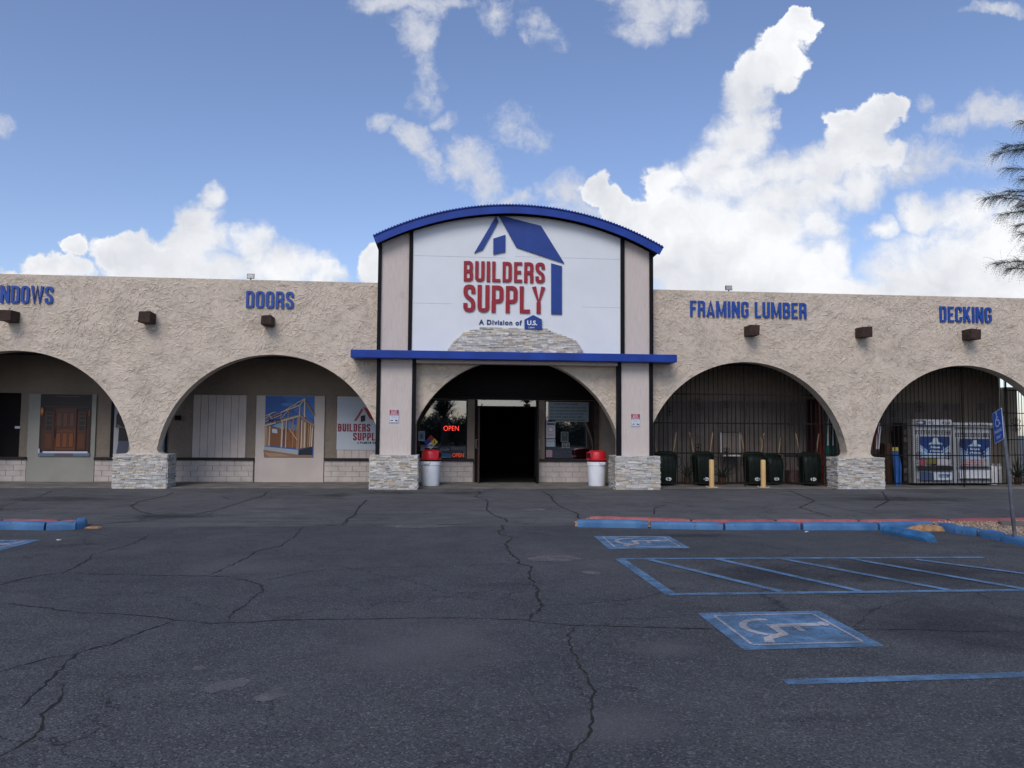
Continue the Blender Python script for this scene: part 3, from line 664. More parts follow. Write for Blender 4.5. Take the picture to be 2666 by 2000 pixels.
# back wall, ceiling, walkway
XE = P(2606,1150,BY).x                     # back wall ends here, the passage goes on open
def wx(x, y=1120): return P(x, y, BY).x
def wz(x, y): return P(x, y, BY).z
HD = wz(760,1031); BW = H-.25
xs0 = X0
dx0, dx1 = wx(1236), wx(1402); lwx0, lwx1 = wx(1086), wx(1216.5); rwx0, rwx1 = wx(1418.5), wx(1548)
za, zs = wz(1150,1195), SLAB
bw = [(xs0, dx0), (dx1, XE)]
m = MB(); ztr = wz(1150,1040)
m.box(xs0, wx(-30), BY, BY+.2, 0, BW); m.box(wx(51.7), lwx0, BY, BY+.2, 0, BW)
m.box(wx(-30), wx(51.7), BY, BY+.2, HD, BW); m.box(wx(-30), wx(51.7), BY, BY+.2, 0, wz(20,1193))
m.box(lwx0, lwx1, BY, BY+.2, 0, za); m.box(lwx1, dx0, BY, BY+.2, 0, ztr); m.box(lwx0, rwx1, BY, BY+.2, ztr, BW); m.box(dx1, rwx0, BY, BY+.2, 0, ztr); m.box(rwx0, rwx1, BY, BY+.2, 0, za); m.box(rwx1, XE, BY, BY+.2, 0, BW)
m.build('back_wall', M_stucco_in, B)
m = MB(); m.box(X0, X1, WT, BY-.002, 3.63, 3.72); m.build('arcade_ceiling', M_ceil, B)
m = MB(); m.box(X0, XE, BY+.21, 16, H-.9, H-.8); m.build('flat_roof', M_roof, B)
m = MB(); m.box(XE-.2, XE, BY+.2, 16, 0, H-.9); m.build('side_wall', M_stucco, B)
m = MB(); m.box(X0, X1, -.02, BY+.0, -.05, SLAB); wk = m.build('walkway', M_concrete); tag(wk, kind='structure')
# interior shell behind door and windows
m = MB(); xi0, xi1 = lwx0-1.5, rwx1+1.5
m.box(xi0, xi1, BY+.22, 9, -.05, .012); m.box(xi0, xi1, 9, 9.1, 0, 3.4); m.box(xi0-.1, xi0, BY+.22, 9, 0, 3.4); m.box(xi1, xi1+.1, BY+.22, 9, 0, 3.4); m.box(xi0, xi1, BY+.22, 9, 3.4, 3.5)
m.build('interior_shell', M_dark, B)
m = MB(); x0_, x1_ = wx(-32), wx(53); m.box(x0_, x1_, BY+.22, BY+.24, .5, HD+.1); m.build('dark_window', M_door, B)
m = MB(); m.box(wx(28), wx(47), BY+.205, BY+.212, wz(40,1116), wz(40,1110)); m.build('window_sticker', M_white, B)
# header beams over entrance
m = MB(); zt0, zt1 = wz(1300,1040), wz(1300,1016)
m.box(wx(1075), wx(1562), BY-.09, BY-.002, zt0, zt0+.1); m.box(wx(1075), wx(1562), BY-.14, BY-.002, zt0+.105, zt0+.17); m.box(wx(1075), wx(1562), BY-.09, BY-.002, zt0+.175, zt1); m.build('entrance_header', M_door, B, False, .006)
m = MB(); m.box(wx(1062), wx(1575), BY-.05, BY-.002, zt1+.002, 3.62); m.build('shade_board', M_door, B)  # added black board, its colour stands in for shade above the header
m = MB(); m.box(wx(1547), wx(1557), BY-.08, BY-.003, SLAB, zt0-.003); m.build('brown_post', M_rust, B)
# block walls, sills, siding
def blocks(x0, x1, z1):
    m = MB(); m.box(x0, x1, BY-.05, BY-.003, SLAB-.01, z1-.004); o = m.build('block_wall', M_mortar, B); m = MB(); z = SLAB+.01; rh = (z1-SLAB-.012)/4; r_ = 0
    while r_ < 4:
        x = x0-(.2 if r_ % 2 else 0)
        while x < x1:
            a, b = max(x, x0), min(x+.405, x1)
            if b-a > .03: m.box(a+.005, b-.005, BY-.062, BY-.045, z+r_*rh+.004, z+(r_+1)*rh-.004)
            x += .41
        r_ += 1
    m.build('block_face', M_block, o, False, .003)
def sill(x0, x1, z0, z1): m = MB(); m.box(x0, x1, BY-.12, BY-.002, z0, z1); m.build('sill', M_sill, B, False, .01)
def siding(x0, x1, z0, z1, pitch=.215, mat=None):
    m = MB(); x = x0
    while x < x1-.01:
        b = min(x+pitch-.012, x1); m.box(x, b, BY-.035, BY-.012, z0, z1); x += pitch
    m.box(x0+.001, x1-.001, BY-.012, BY-.002, z0+.001, z1-.001); m.build('siding_panel', mat or M_siding, B)
zb = wz(800,1199); zc = wz(800,1192.5)
for x0, x1 in ((xs0+1, wx(74.5)), (wx(252), wx(663)), (wx(847), wx(1232)), (wx(1403), wx(1560))):
    blocks(x0, x1, zb-.002)
for x0, x1 in ((xs0+1, wx(76)), (wx(251), wx(665)), (wx(846), wx(1084)), (wx(1087), wx(1234)), (wx(1404), wx(1545))): sill(x0, x1, zb, zc)
siding(wx(503), wx(641), zc+.003, HD); siding(wx(879), wx(1010), zc+.003, HD); siding(wx(1716), wx(1940), .05, HD-.02, .24, M_siding_shade); siding(wx(1944), wx(2118), .05, HD-.02, .24, M_siding_shade)
siding(wx(2262), wx(2500), .7, HD, .24, M_siding_shade)
m = MB(); m.box(wx(74.6), wx(250.5)+.0, BY-.05, BY-.002, SLAB, wz(160,1026)); m.build('green_panel', M_green, B, False, .004)
m = MB(); m.box(wx(667), wx(845), BY-.05, BY-.002, SLAB, HD+.002); m.build('beige_panel', M_panel, B, False, .004)
for xa_, xb_ in ((289.5, 297), (431, 436)): m = MB(); m.box(wx(xa_), wx(xb_), BY-.05, BY-.003, zc, wz(290,1035)); m.build('window_frame', M_door, B)
# shop windows
def window(x0, x1, z0, z1, name='shop_window'):
    m = MB(); f = .035
    for a in ((x0, x1, z0, z0+f), (x0, x1, z1-f, z1), (x0, x0+f, z0+f+.001, z1-f-.001), (x1-f, x1, z0+f+.001, z1-f-.001)): m.box(a[0], a[1], BY+.02, BY+.08, a[2], a[3])
    o = m.build(name, M_door, B)
    m = MB(); m.box(x0+f, x1-f, BY+.05, BY+.056, z0+f, z1-f); m.build('pane', M_glass, o); return o
window(lwx0, lwx1, za, ztr); window(rwx0, rwx1, za, ztr)
# door frame, transom, leaves
zd = wz(1320,1058.5); zt = wz(1320,1042)
m = MB(); fx0, fx1 = wx(1236.5), wx(1402)
m.box(fx0, fx0+.075, BY-.03, BY+.12, SLAB, zt); m.box(fx1-.075, fx1, BY-.03, BY+.12, SLAB, zt); m.box(fx0+.076, fx1-.076, BY-.03, BY+.12, zd-.03, zd+.01); m.build('door_frame', M_door, B, False, .004)
m = MB(); m.box(fx0+.076, fx1-.076, BY+.03, BY+.04, zd+.012, zt); m.build('transom', M_glass, B)
for s_, x in ((1, fx0+.10), (-1, fx1-.10)):
    m = MB(); y0, y1 = BY-.55 if s_ < 0 else BY-.5, BY-.02; 
    m.box(x-.022, x+.022, y0, y1, SLAB+.015, SLAB+.2); m.box(x-.022, x+.022, y0, y1, zd-.17, zd-.05); m.box(x-.022, x+.022, y0, y0+.09, SLAB+.201, zd-.171); m.box(x-.022, x+.022, y1-.09, y1, SLAB+.201, zd-.171)
    o = m.build('door_leaf', M_door if s_ < 0 else M_rust, B, False, .004)
    m = MB(); m.box(x-.004, x+.004, y0+.09, y1-.09, SLAB+.2, zd-.17); m.build('pane', M_glass, o)
    m = MB(); m.tube([(x-s_*.03, y0+.12, 1.05), (x-s_*.08, y0+.12, 1.05), (x-s_*.08, y0+.12, 1.3), (x-s_*.03, y0+.12, 1.3)], .012, 6); m.build('handle', M_galv, o)
m = MB(); m.box(wx(458), wx(470.5), BY-.13, BY-.002, wz(460,1094), wz(460,1082)); m.build('wall_lamp', M_black, B, False, .01)

# ------------------------------------------------------------------ central gable
TY = -.30
def tx(x, y=1000, Y=TY): return P(x, y, Y).x
beam_y = -.62
def circ3(a, b, c):
    ax, ay = a; bx, by = b; cx, cy = c; d = 2*(ax*(by-cy)+bx*(cy-ay)+cx*(ay-by))
    ux = ((ax*ax+ay*ay)*(by-cy)+(bx*bx+by*by)*(cy-ay)+(cx*cx+cy*cy)*(ay-by))/d; uy = ((ax*ax+ay*ay)*(cx-bx)+(bx*bx+by*by)*(ax-cx)+(cx*cx+cy*cy)*(bx-ax))/d
    return ux, uy, math.hypot(ax-ux, ay-uy)
RY = -.60
c3 = lambda cx, cy: (960+cx*.36166, 500+cy*.36166)
ptl, ptc, ptr = XZ(*c3(30,312), RY), XZ(*c3(1050,90), RY), XZ(*c3(2125,396), RY)
rcx, rcz, rr = circ3(ptl, ptc, ptr)
angL = math.atan2(ptl[1]-rcz, ptl[0]-rcx); angR = math.atan2(ptr[1]-rcz, ptr[0]-rcx)
thk = .24
zbm = P(1333,925,TY).z
def roofz(x, dr): return rcz+math.sqrt(max(0, (rr-dr)**2-(x-rcx)**2))
tl, tr = tx(985.5,900), tx(1700,900)
GT = MB(); n = 40; pts = [(tl, zbm)]+[(tl+(tr-tl)*i/n, roofz(tl+(tr-tl)*i/n, thk-.02)) for i in range(n+1)]+[(tr, zbm)]
GT.prism(pts, TY+.03, 1.7); gb = GT.build('gable_wall', M_ply, B); gb.modifiers.new('tri', 'TRIANGULATE')
il, ir = tx(1070,800), tx(1620,800)
m = MB(); pts = [(il, zbm+.02)]+[(il+(ir-il)*i/n, roofz(il+(ir-il)*i/n, thk-.005)) for i in range(n+1)]+[(ir, zbm+.02)]
m.prism(pts, TY, TY+.028); sp_ = m.build('sign_panel', M_white, B); sp_.modifiers.new('tri', 'TRIANGULATE')
M_seam = simple('seam_line', (.34, .37, .42), .7, .2, 9, bd=0)
for (xa, za_, xb, zb2) in ((il, P(1100,666,TY).z, rcx-.3, P(1333,668,TY).z), (rcx-.1, P(1333,668,TY).z, ir, P(1600,676,TY).z), (il, P(1075,789,TY).z, il+1.1, P(1180,790,TY).z), (ir-1.2, P(1500,799,TY).z, ir, P(1600,800,TY).z)):
    m = MB(); m.box(xa+.06, xb, TY-.0015, TY-.0002, za_-.004, za_+.004); m.build('panel_seam', M_seam, B)

for x0p, x1p, w_ in ((984.5,993.6,0),(1064.9,1075,0),(1615,1625.5,0),(1690.6,1700,0)):
    a, b = tx(x0p,700), tx(x1p,700); m = MB(); zt_ = min(roofz(a, thk), roofz(b, thk)); m.prism([(a, zbm), (b, zbm), (b, roofz(b, thk-.01)), (a, roofz(a, thk-.01))], TY-.03, TY+.02); m.build('black_trim', M_black, B)
# curved roof with corrugated top
m = MB(); NW = 96; tot = angL-angR; ys_ = (RY, 1.85)
top = []; bot = []
nn = NW*6
for i in range(nn+1):
    a = angL-tot*i/nn; w_ = .014*math.sin(i/6*2*math.pi)
    top.append((rcx+(rr+w_)*math.cos(a), rcz+(rr+w_)*math.sin(a))); bot.append((rcx+(rr-.03)*math.cos(a), rcz+(rr-.03)*math.sin(a)))
k = len(top); vs = [(x, RY-.03, z) for x, z in top]+[(x, 1.85, z) for x, z in top]+[(x, RY-.03, z) for x, z in bot]+[(x, 1.85, z) for x, z in bot]
fs = []
for i in range(nn): fs += [(i, i+1, k+i+1, k+i), (2*k+i, 3*k+i, 3*k+i+1, 2*k+i+1), (i+1, i, 2*k+i, 2*k+i+1), (k+i, k+i+1, 3*k+i+1, 3*k+i)]
m.add(vs, fs); rf = m.build('curved_roof', M_blue, B)
m = MB(); o_ = []; i_ = []
for i in range(61):
    a = angL-tot*i/60; o_.append((rcx+(rr-.032)*math.cos(a), rcz+(rr-.032)*math.sin(a))); i_.append((rcx+(rr-thk)*math.cos(a), rcz+(rr-thk)*math.sin(a)))
k = 61; vs = []
for yy in (RY, RY+.05): vs += [(x, yy, z) for x, z in o_]+[(x, yy, z) for x, z in i_]
fs = []
for i in range(60): fs += [(i+1, i, k+i, k+i+1), (2*k+i, 2*k+i+1, 3*k+i+1, 3*k+i), (k+i+1, k+i, 3*k+i, 3*k+i+1)]
fs += [(0, 2*k, 3*k, k), (k-1, 2*k-1, 4*k-1, 3*k-1)]
m.add(vs, fs); m.build('fascia', M_blue, rf)
m = MB(); vs = []
for i in range(61):
    a = angL-tot*i/60; vs += [(rcx+(rr-.10)*math.cos(a), RY+.052, rcz+(rr-.10)*math.sin(a)), (rcx+(rr-.10)*math.cos(a), 1.8, rcz+(rr-.10)*math.sin(a))]
m.add(vs, [(2*i, 2*i+1, 2*i+3, 2*i+2) for i in range(60)]); m.build('soffit', M_dark, rf)
# lower pilasters
zb0, zb1 = .905, P(1333,945,TY).z
for (a, b) in ((tx(978.4,1100), tx(1081.5,1100)), (tx(1608,1100), tx(1700.5,1100))):
    m = MB(); m.box(a+.012, b-.012, TY+.03, -.002, zb0, zb1+.3); o = m.build('pilaster', M_ply, B)
    for x0p, x1p in ((a, a+.105), (b-.105, b)):
        m = MB(); m.box(x0p, x1p, TY-.005, TY+.20, zb0, zb1+.28); m.build('black_trim', M_black, o)
# horizontal blue beam
bx0, bz1 = XZ(912.7,910,beam_y); bx1, bz1b = XZ(1763,922.7,beam_y); bz0 = XZ(1333,937,beam_y)[1]; bz1 = XZ(1333,916.5,beam_y)[1]
m = MB(); m.box(bx0, bx1, beam_y, -.005, bz0, bz1); bmx = m.build('blue_beam', M_blue, B, False, .012)
m = MB(); m.box(tl+.12, tr-.12, TY+.0, -.006, bz0-.09, bz0-.002); m.build('beam_soffit', M_ply, B)
# stone crown above beam
outl = [(565,1137),(610,1080),(680,1015),(760,985),(830,975),(1000,985),(1120,983),(1270,980),(1330,1010),(1420,1040),(1490,1070),(1520,1110),(1545,1155)]
op = [XZ(*c3(x, y), TY) for x, y in outl]; zlo = zbm+.0; zhi = max(z for x, z in op)
def ext(z):
    z += zlo; xs_ = []
    for (xa, z0), (xb, z1) in zip(op, op[1:]):
        if (z0-z)*(z1-z) <= 0 and z0 != z1: xs_.append(xa+(xb-xa)*(z-z0)/(z1-z0))
    if len(xs_) < 2: return (op[0][0], op[-1][0]) if z < op[0][1] else (0, 0)
    return min(xs_), max(xs_)
m = MB(); ledger_face(m, Vector((0, TY-.02, zlo)), Vector((1, 0, 0)), Vector((0, -1, 0)), 1, zhi-zlo-.01, .04, ext); m.build('stone_crown', M_stone, B)

# ------------------------------------------------------------------ lettering
def rrpath(pts, rad, n=6):
    """polyline with rounded inner vertices where rad>0; pts=[(x,y,r)]"""
    out = []; N_ = len(pts)
    for i, (x, y, r_) in enumerate(pts):
        if r_ <= 0: out.append((x, y)); continue
        a = Vector(pts[i-1][:2]); b = Vector((x, y)); c = Vector(pts[(i+1) % N_][:2]); u = (a-b).normalized(); v = (c-b).normalized()
        r_ = min(r_, (a-b).length*.5, (c-b).length*.5); p0 = b+u*r_; p1 = b+v*r_
        for k in range(n+1):
            s_ = k/n; q = p0*(1-s_)**2+b*2*s_*(1-s_)*.9+p1*s_*s_+b*.1*2*s_*(1-s_); out.append((q.x, q.y))
    return out
def stroke(m, pts, t_, closed, T, y0, y1):
    n = len(pts); L_, Rr = [], []
    for i in range(n):
        p = Vector(pts[i]); a = Vector(pts[i-1]) if (i or closed) else None; b = Vector(pts[(i+1) % n]) if (i < n-1 or closed) else None
        d1 = (p-a).normalized() if a is not None and (p-a).length > 1e-6 else None; d2 = (b-p).normalized() if b is not None and (b-p).length > 1e-6 else None
        d1 = d1 or d2; d2 = d2 or d1; n1 = Vector((-d1.y, d1.x)); n2 = Vector((-d2.y, d2.x)); nn_ = (n1+n2)
        nn_ = nn_.normalized() if nn_.length > 1e-6 else n1; k = 1/max(.8, nn_.dot(n1)); L_.append(p+nn_*t_/2*k); Rr.append(p-nn_*t_/2*k)
    q = [T(*v) for v in L_]+[T(*v) for v in Rr]
    vs = [(x, y0, z) for x, z in q]+[(x, y1, z) for x, z in q]; fs = []; M2 = 2*n
    rng_ = range(n if closed else n-1)
    for i in rng_:
        j = (i+1) % n; fs += [(i, n+i, n+j, j), (M2+j, M2+n+j, M2+n+i, M2+i), (i, j, M2+j, M2+i), (n+j, n+i, M2+n+i, M2+n+j)]
    if not closed: fs += [(0, M2, M2+n, n), (n-1, 2*n-1, M2+2*n-1, M2+n-1)]
    m.add(vs, fs)
def glyph(ch, t_):
    a = t_/2; r_ = .16; Wd = {'I': t_, 'L': .35, 'M': .56, 'W': .60, 'N': .44, 'E': .35, 'F': .34, 'Y': .44, 'A': .44, 'K': .43, ' ': .18, '.': t_}.get(ch, .40)
    w = Wd-a; h = 1-a
    S = {'I': [([(a,0,0),(a,1,0)],0)], 'L': [([(a,1,0),(a,a,0),(Wd,a,0)],0)], 'O': [([(a,a,r_),(a,h,r_),(w,h,r_),(w,a,r_)],1)],
     'D': [([(a,a,0),(a,h,0),(w,h,r_),(w,a,r_)],1)], 'U': [([(a,1,0),(a,a,r_),(w,a,r_),(w,1,0)],0)],
     'S': [([(w,.68,0),(w,h,r_),(a,h,r_),(a,.60,r_*.8),(w,.40,r_*.8),(w,a,r_),(a,a,r_),(a,.32,0)],0)],
     'B': [([(a,.5,0),(a,h,0),(w*.97,h,r_),(w*.97,.5,r_)],1),([(a,a,0),(a,.5,0),(w,.5,r_),(w,a,r_)],1)],
     'E': [([(Wd,h,0),(a,h,0),(a,a,0),(Wd,a,0)],0),([(a,.5,0),(Wd*.88,.5,0)],0)], 'F': [([(Wd,h,0),(a,h,0),(a,0,0)],0),([(a,.52,0),(Wd*.88,.52,0)],0)],
     'R': [([(a,.5,0),(a,h,0),(w,h,r_),(w,.5,r_)],1),([(a,.5,0),(a,0,0)],0),([(w*.6,.49,0),(w,.44,r_*.5),(w,0,0)],0)],
     'P': [([(a,.42,0),(a,h,0),(w,h,r_),(w,.42,r_)],1),([(a,.42,0),(a,0,0)],0)],
     'Y': [([(a*.9,1,0),(Wd/2,.40,0),(Wd-a*.9,1,0)],0),([(Wd/2,.42,0),(Wd/2,0,0)],0)],
     'N': [([(a,0,0),(a,1,0)],0),([(w,0,0),(w,1,0)],0),([(a,.97,0),(w,.03,0)],0)],
     'M': [([(a,0,0),(a,1,0)],0),([(w,0,0),(w,1,0)],0),([(a,.97,0),(Wd/2,.12,0),(w,.97,0)],0)],
     'W': [([(a*.8,1,0),(Wd*.28,.04,0),(Wd/2,.95,0),(Wd*.72,.04,0),(Wd-a*.8,1,0)],0)],
     'A': [([(a*.8,0,0),(Wd/2,1-a*.6,0),(Wd-a*.8,0,0)],0),([(Wd*.22,.24,0),(Wd*.78,.24,0)],0)],
     'K': [([(a,0,0),(a,1,0)],0),([(a,.38,0),(w,1,0)],0),([(Wd*.42,.55,0),(w,0,0)],0)],
     'G': [([(w,.68,0),(w,h,r_),(a,h,r_),(a,a,r_),(w,a,r_),(w,.46,0),(Wd*.55,.46,0)],0)],
     'C': [([(w,.66,0),(w,h,r_),(a,h,r_),(a,a,r_),(w,a,r_),(w,.34,0)],0)], ' ': []}[ch]
    return Wd, S
def word_w(s, t_, gap): return sum(glyph(c, t_)[0] for c in s)+gap*(len(s)-1)
def word(s, root, bl, br, tlh, trh, yf, depth, mat, t_=.135, gap=.085):
    """bl, br lower corners (x,z); tlh, trh heights at both ends"""
    tw = word_w(s, t_, gap); x = 0
    for ch in s:
        Wd, S = glyph(ch, t_)
        if S:
            m = MB()
            def T(px, py):
                u = (x+px)/tw; return (bl[0]+(br[0]-bl[0])*u, bl[1]+(br[1]-bl[1])*u+py*(tlh+(trh-tlh)*u))
            for i, (pts, cl) in enumerate(S): stroke(m, rrpath(pts, 0), t_, cl, T, yf-i*.0012, yf+depth)
            m.build('letter', mat, root)
        x += Wd+gap
def wall_word(s, label, x0, x1, yb0, yb1, yt0, yt1, mat=None, Y=-.05):
    bl, br = XZ(x0, yb0, Y), XZ(x1, yb1, Y); h0 = XZ(x0, yt0, Y)[1]-bl[1]; h1 = XZ(x1, yt1, Y)[1]-br[1]
    zz = (bl[1]+br[1])/2; hh = (h0+h1)/2
    root = thing('wall_lettering', label, 'lettering', ((bl[0]+br[0])/2, Y, zz), 'blue department names mounted on the stucco wall')
    word(s, root, (bl[0], zz), (br[0], zz), hh, hh, Y, .035, mat or M_blueL)
wall_word('DOORS', 'blue letters reading DOORS above the second arch', 639.4,764.2,801.5,803.5,756.8,759.6)
wall_word('FRAMING LUMBER', 'blue letters reading FRAMING LUMBER right of the gable', 1797.4,2100.5,823.8,829.4,782.2,789)
wall_word('DECKING', 'blue letters reading DECKING at the far right', 2447.8,2583.1,837.8,841,797.6,800)
wall_word('WINDOWS', 'blue letters cut off to NDOWS at the left edge', -49,136.4,787.5,791,742.5,745)
LG = thing('logo_sign', 'house logo with red BUILDERS SUPPLY letters on the gable panel', 'sign', (rcx, TY-.03, P(1333,750,TY).z))
LY = TY-.045
def lpoly(name, pts, mat, y=LY, d=.04, par=LG):
    m = MB(); m.prism([XZ(*c3(px, py), y) for px, py in pts], y, y+d); return m.build(name, mat, par)
lpoly('roof_shape', [(760,438),(917,172),(934,213),(820,415)], M_logoB); lpoly('roof_shape', [(935,165),(1240,243),(1408,513),(1063,397)], M_logoB)
lpoly('window_shape', [(897,335),(984,307),(984,430),(897,449)], M_logoB); lpoly('column_shape', [(1314,513),(1391,533),(1391,880),(1314,878)], M_logoB)
def lw(s, x0, x1, yb0, yb1, yt0, yt1, mat, t_=.145, gap=.085):
    bl, br = XZ(*c3(x0, yb0), LY), XZ(*c3(x1, yb1), LY); word(s, LG, bl, br, XZ(*c3(x0, yt0), LY)[1]-bl[1], XZ(*c3(x1, yt1), LY)[1]-br[1], LY, .035, mat, t_, gap)
lw('BUILDERS', 682,1268,640,655,495,508,M_red); lw('SUPPLY', 680,1270,861,875,664,684,M_red, .14, .07)
def text(s, name, mat, par, x, y, Y, size, depth=.008, align='LEFT', bold=.0, sx=1., spacing=1., world=None):
    """builtin font, baseline left at pixel (x,y) on plane Y, cap height = size metres"""
    cu = bpy.data.curves.new('t', 'FONT'); cu.body = s; cu.size = size/.73; cu.extrude = depth/2; cu.align_x = align; cu.offset = bold; cu.space_character = spacing
    ob = bpy.data.objects.new('t', cu); COL.objects.link(ob); dg = bpy.context.evaluated_depsgraph_get(); dg.update()
    me = bpy.data.meshes.new_from_object(ob.evaluated_get(dg)); bpy.data.objects.remove(ob)
    p = world or P(x, y, Y); off = wloc(par) if par else Vector()
    for v in me.vertices: v.co = Vector((p.x+v.co.x*sx, p.y-v.co.z, p.z+v.co.y))-off
    me.materials.clear(); me.materials.append(mat); me.name = name
    o = bpy.data.objects.new(name, me); COL.objects.link(o)
    if par: o.parent = par
    return o
w3 = P(*c3(1105,955), LY).x-P(*c3(795,952), LY).x
o = text('A Division of', 'tagline', M_navy, LG, *c3(795,952), TY-.012, .13, .02, bold=.006, spacing=1.18)
wd = o.dimensions.x if o.dimensions.x > .1 else max(v.co.x for v in o.data.vertices)-min(v.co.x for v in o.data.vertices)
x_ = min(v.co.x for v in o.data.vertices); 
for v in o.data.vertices: v.co.x = x_+(v.co.x-x_)*w3/wd
em = lpoly('emblem', [(1122,918),(1185,885),(1247,918),(1247,987),(1122,987)], M_logoB, TY-.075, .06)
M_ltr = simple('pale_letter', (.62, .68, .76), .5, .05, 4, bd=0)
text('U.S.', 'emblem_letters', M_ltr, em, *c3(1139,957), TY-.085, .125, .012, bold=.006, sx=1.02); text('LBM', 'emblem_letters', M_ltr, em, *c3(1149,982), TY-.085, .045, .012, sx=1.5)

# ------------------------------------------------------------------ flat pictures
def picture(name, x0, x1, z0, z1, y, items, parent=None, thick=.012, back=(.6, .6, .6), axis=None):
    """a flat printed sheet; items in 0..1 coords, each laid .5 mm above the last"""
    m = MB(); m.cur = back; m.box(x0, x1, y, y+thick, z0, z1); k = 1
    o_list = []
    for it in items:
        yy = y-.0006*k; k += 1; m.cur = it[-1]
        if it[0] == 'p': pts = [(x0+(x1-x0)*a, z0+(z1-z0)*b) for a, b in it[1]]
        elif it[0] == 'l':
            (a, b), (c, d), w_ = it[1], it[2], it[3]; A_ = Vector((x0+(x1-x0)*a, z0+(z1-z0)*b)); B_ = Vector((x0+(x1-x0)*c, z0+(z1-z0)*d)); q = (B_-A_).normalized(); nrm = Vector((-q.y, q.x))*w_*(x1-x0)/2
            pts = [tuple(A_+nrm), tuple(A_-nrm), tuple(B_-nrm), tuple(B_+nrm)]
        elif it[0] == 'e':
            cx_, cy_, ra, rb = it[1:5]; pts = [(x0+(x1-x0)*(cx_+ra*math.cos(t2)), z0+(z1-z0)*(cy_+rb*math.sin(t2))) for t2 in [2*math.pi*i/20 for i in range(20)]]
        elif it[0] == 't':
            _, s, a, b, hh, wmax, col = it; k += 1
            cu = bpy.data.curves.new('t', 'FONT'); cu.body = s; cu.size = 1; cu.offset = .015
            ob = bpy.data.objects.new('t', cu); COL.objects.link(ob); dg = bpy.context.evaluated_depsgraph_get(); dg.update()
            me = bpy.data.meshes.new_from_object(ob.evaluated_get(dg)); bpy.data.objects.remove(ob)
            mxx = max(v.co.x for v in me.vertices); mnx = min(v.co.x for v in me.vertices); sx_ = (x1-x0)*wmax/(mxx-mnx); sz_ = (z1-z0)*hh/.73
            m.add([(x0+(x1-x0)*a+(v.co.x-mnx)*sx_, yy, z0+(z1-z0)*b+v.co.y*sz_) for v in me.vertices], [list(p_.vertices) for p_ in me.polygons]); continue
        ar = sum(pts[i][0]*pts[(i+1) % len(pts)][1]-pts[(i+1) % len(pts)][0]*pts[i][1] for i in range(len(pts)))
        if ar < 0: pts = pts[::-1]
        m.add([(a, yy, b) for a, b in pts], [list(range(len(pts)))])
    return m.build(name, M_print, parent)
PYb = BY-.06
# framed house poster
q = lambda x, y: ((x-100)/930, 1-(y-85)/1135)     # from zoomed picture coordinates
S_, S2, S3, S4 = (.42,.34,.24), (.28,.17,.09), (.13,.055,.02), (.50,.42,.32)
it = [('p', [(0,0),(1,0),(1,1),(0,1)], (.018,.085,.30)), ('p', [q(420,85),(1,1),q(1030,500),q(700,420)], (.03,.12,.36)), ('e', .45, .86, .13, .03, (.06,.16,.40)), ('e', .72, .80, .10, .03, (.05,.15,.38)),
 ('p', [q(95,1020),q(740,1080),q(740,1175),q(85,1120)], (.28,.31,.34)), ('p', [q(85,1080),q(740,1170),q(1010,1180),(1,0),(0,0)], (.20,.12,.075)),
 ('p', [q(90,1130),q(400,1150),q(600,1200),q(200,1210)], (.30,.19,.12)), ('p', [q(760,1080),q(1010,1020),q(1010,1170),q(745,1175)], (.008,.012,.02)),
 ('p', [q(95,640),q(215,650),q(410,690),q(410,1020),q(95,1010)], (.16,.065,.025)), ('p', [q(240,690),q(330,700),q(340,780),q(240,765)], (.4,.43,.5)), ('p', [q(240,640),q(430,560),q(430,700)], (.16,.26,.36)),
 ('p', [q(450,680),q(740,740),q(740,1040),q(450,1020)], (.11,.035,.015)), ('p', [q(540,560),q(740,640),q(740,740),q(540,690)], (.10,.15,.26)),
 ('p', [q(770,500),q(1030,640),q(1020,1020),q(770,1060)], (.13,.06,.03))]
for x, ya, yb2, w_ in [(110,650,1010,.02),(135,650,1012,.012),(160,630,1013,.022),(195,640,1015,.028),(430,560,1035,.034),(465,560,700,.012),(505,520,1040,.022),(540,350,490,.018),(635,490,1050,.022),(735,470,1070,.06),(400,400,520,.016)]: it.append(('l', q(x, ya), q(x-8, yb2), w_, random.choice([S_, S4, S2])))
for x in range(530, 730, 24): it.append(('l', q(x, 730+random.randint(-30, 30)), q(x-4, 1030), .012, (.30,.12,.04)))
for x, ya in [(800,520),(830,535),(858,560),(880,575),(930,600),(965,620),(1000,660)]: it.append(('l', q(x, ya), q(x-6, 1050-(x-800)*.15), .022, random.choice([S_, S2, S4])))
it += [('l', q(560,690), q(720,900), .014, S_), ('l', q(450,480), q(640,600), .012, S2), ('l', q(560,330), q(740,430), .012, S3), ('l', q(780,360), q(1030,620), .012, S2),
 ('l', q(100,640), q(760,450), .03, S_), ('l', q(100,620), q(760,430), .018, S2), ('l', q(400,390), q(750,255), .022, S4), ('l', q(380,410), q(850,125), .02, S_), ('l', q(640,290), q(715,190), .014, S_), ('l', q(750,260), q(845,128), .022, S4), ('l', q(755,250), q(755,450), .022, S_), ('l', q(845,130), q(848,480), .026, S4),
 ('l', q(860,170), q(1035,420), .03, S3), ('l', q(870,200), q(1035,450), .018, S2), ('l', q(760,450), q(1030,640), .035, S2), ('l', q(410,500), q(530,360), .014, S_), ('l', q(110,455), q(285,385), .016, S_), ('l', q(285,385), q(360,420), .014, S2), ('l', q(105,520), q(400,400), .018, S2),
 ('l', q(115,500), q(240,400), .012, S4), ('l', q(290,400), q(290,500), .012, S2), ('l', q(180,440), q(240,520), .012, S4), ('l', q(110,560), q(420,430), .012, S_), ('t', 'PE ER', .08, .565, .06, .26, (.02,.02,.02))]
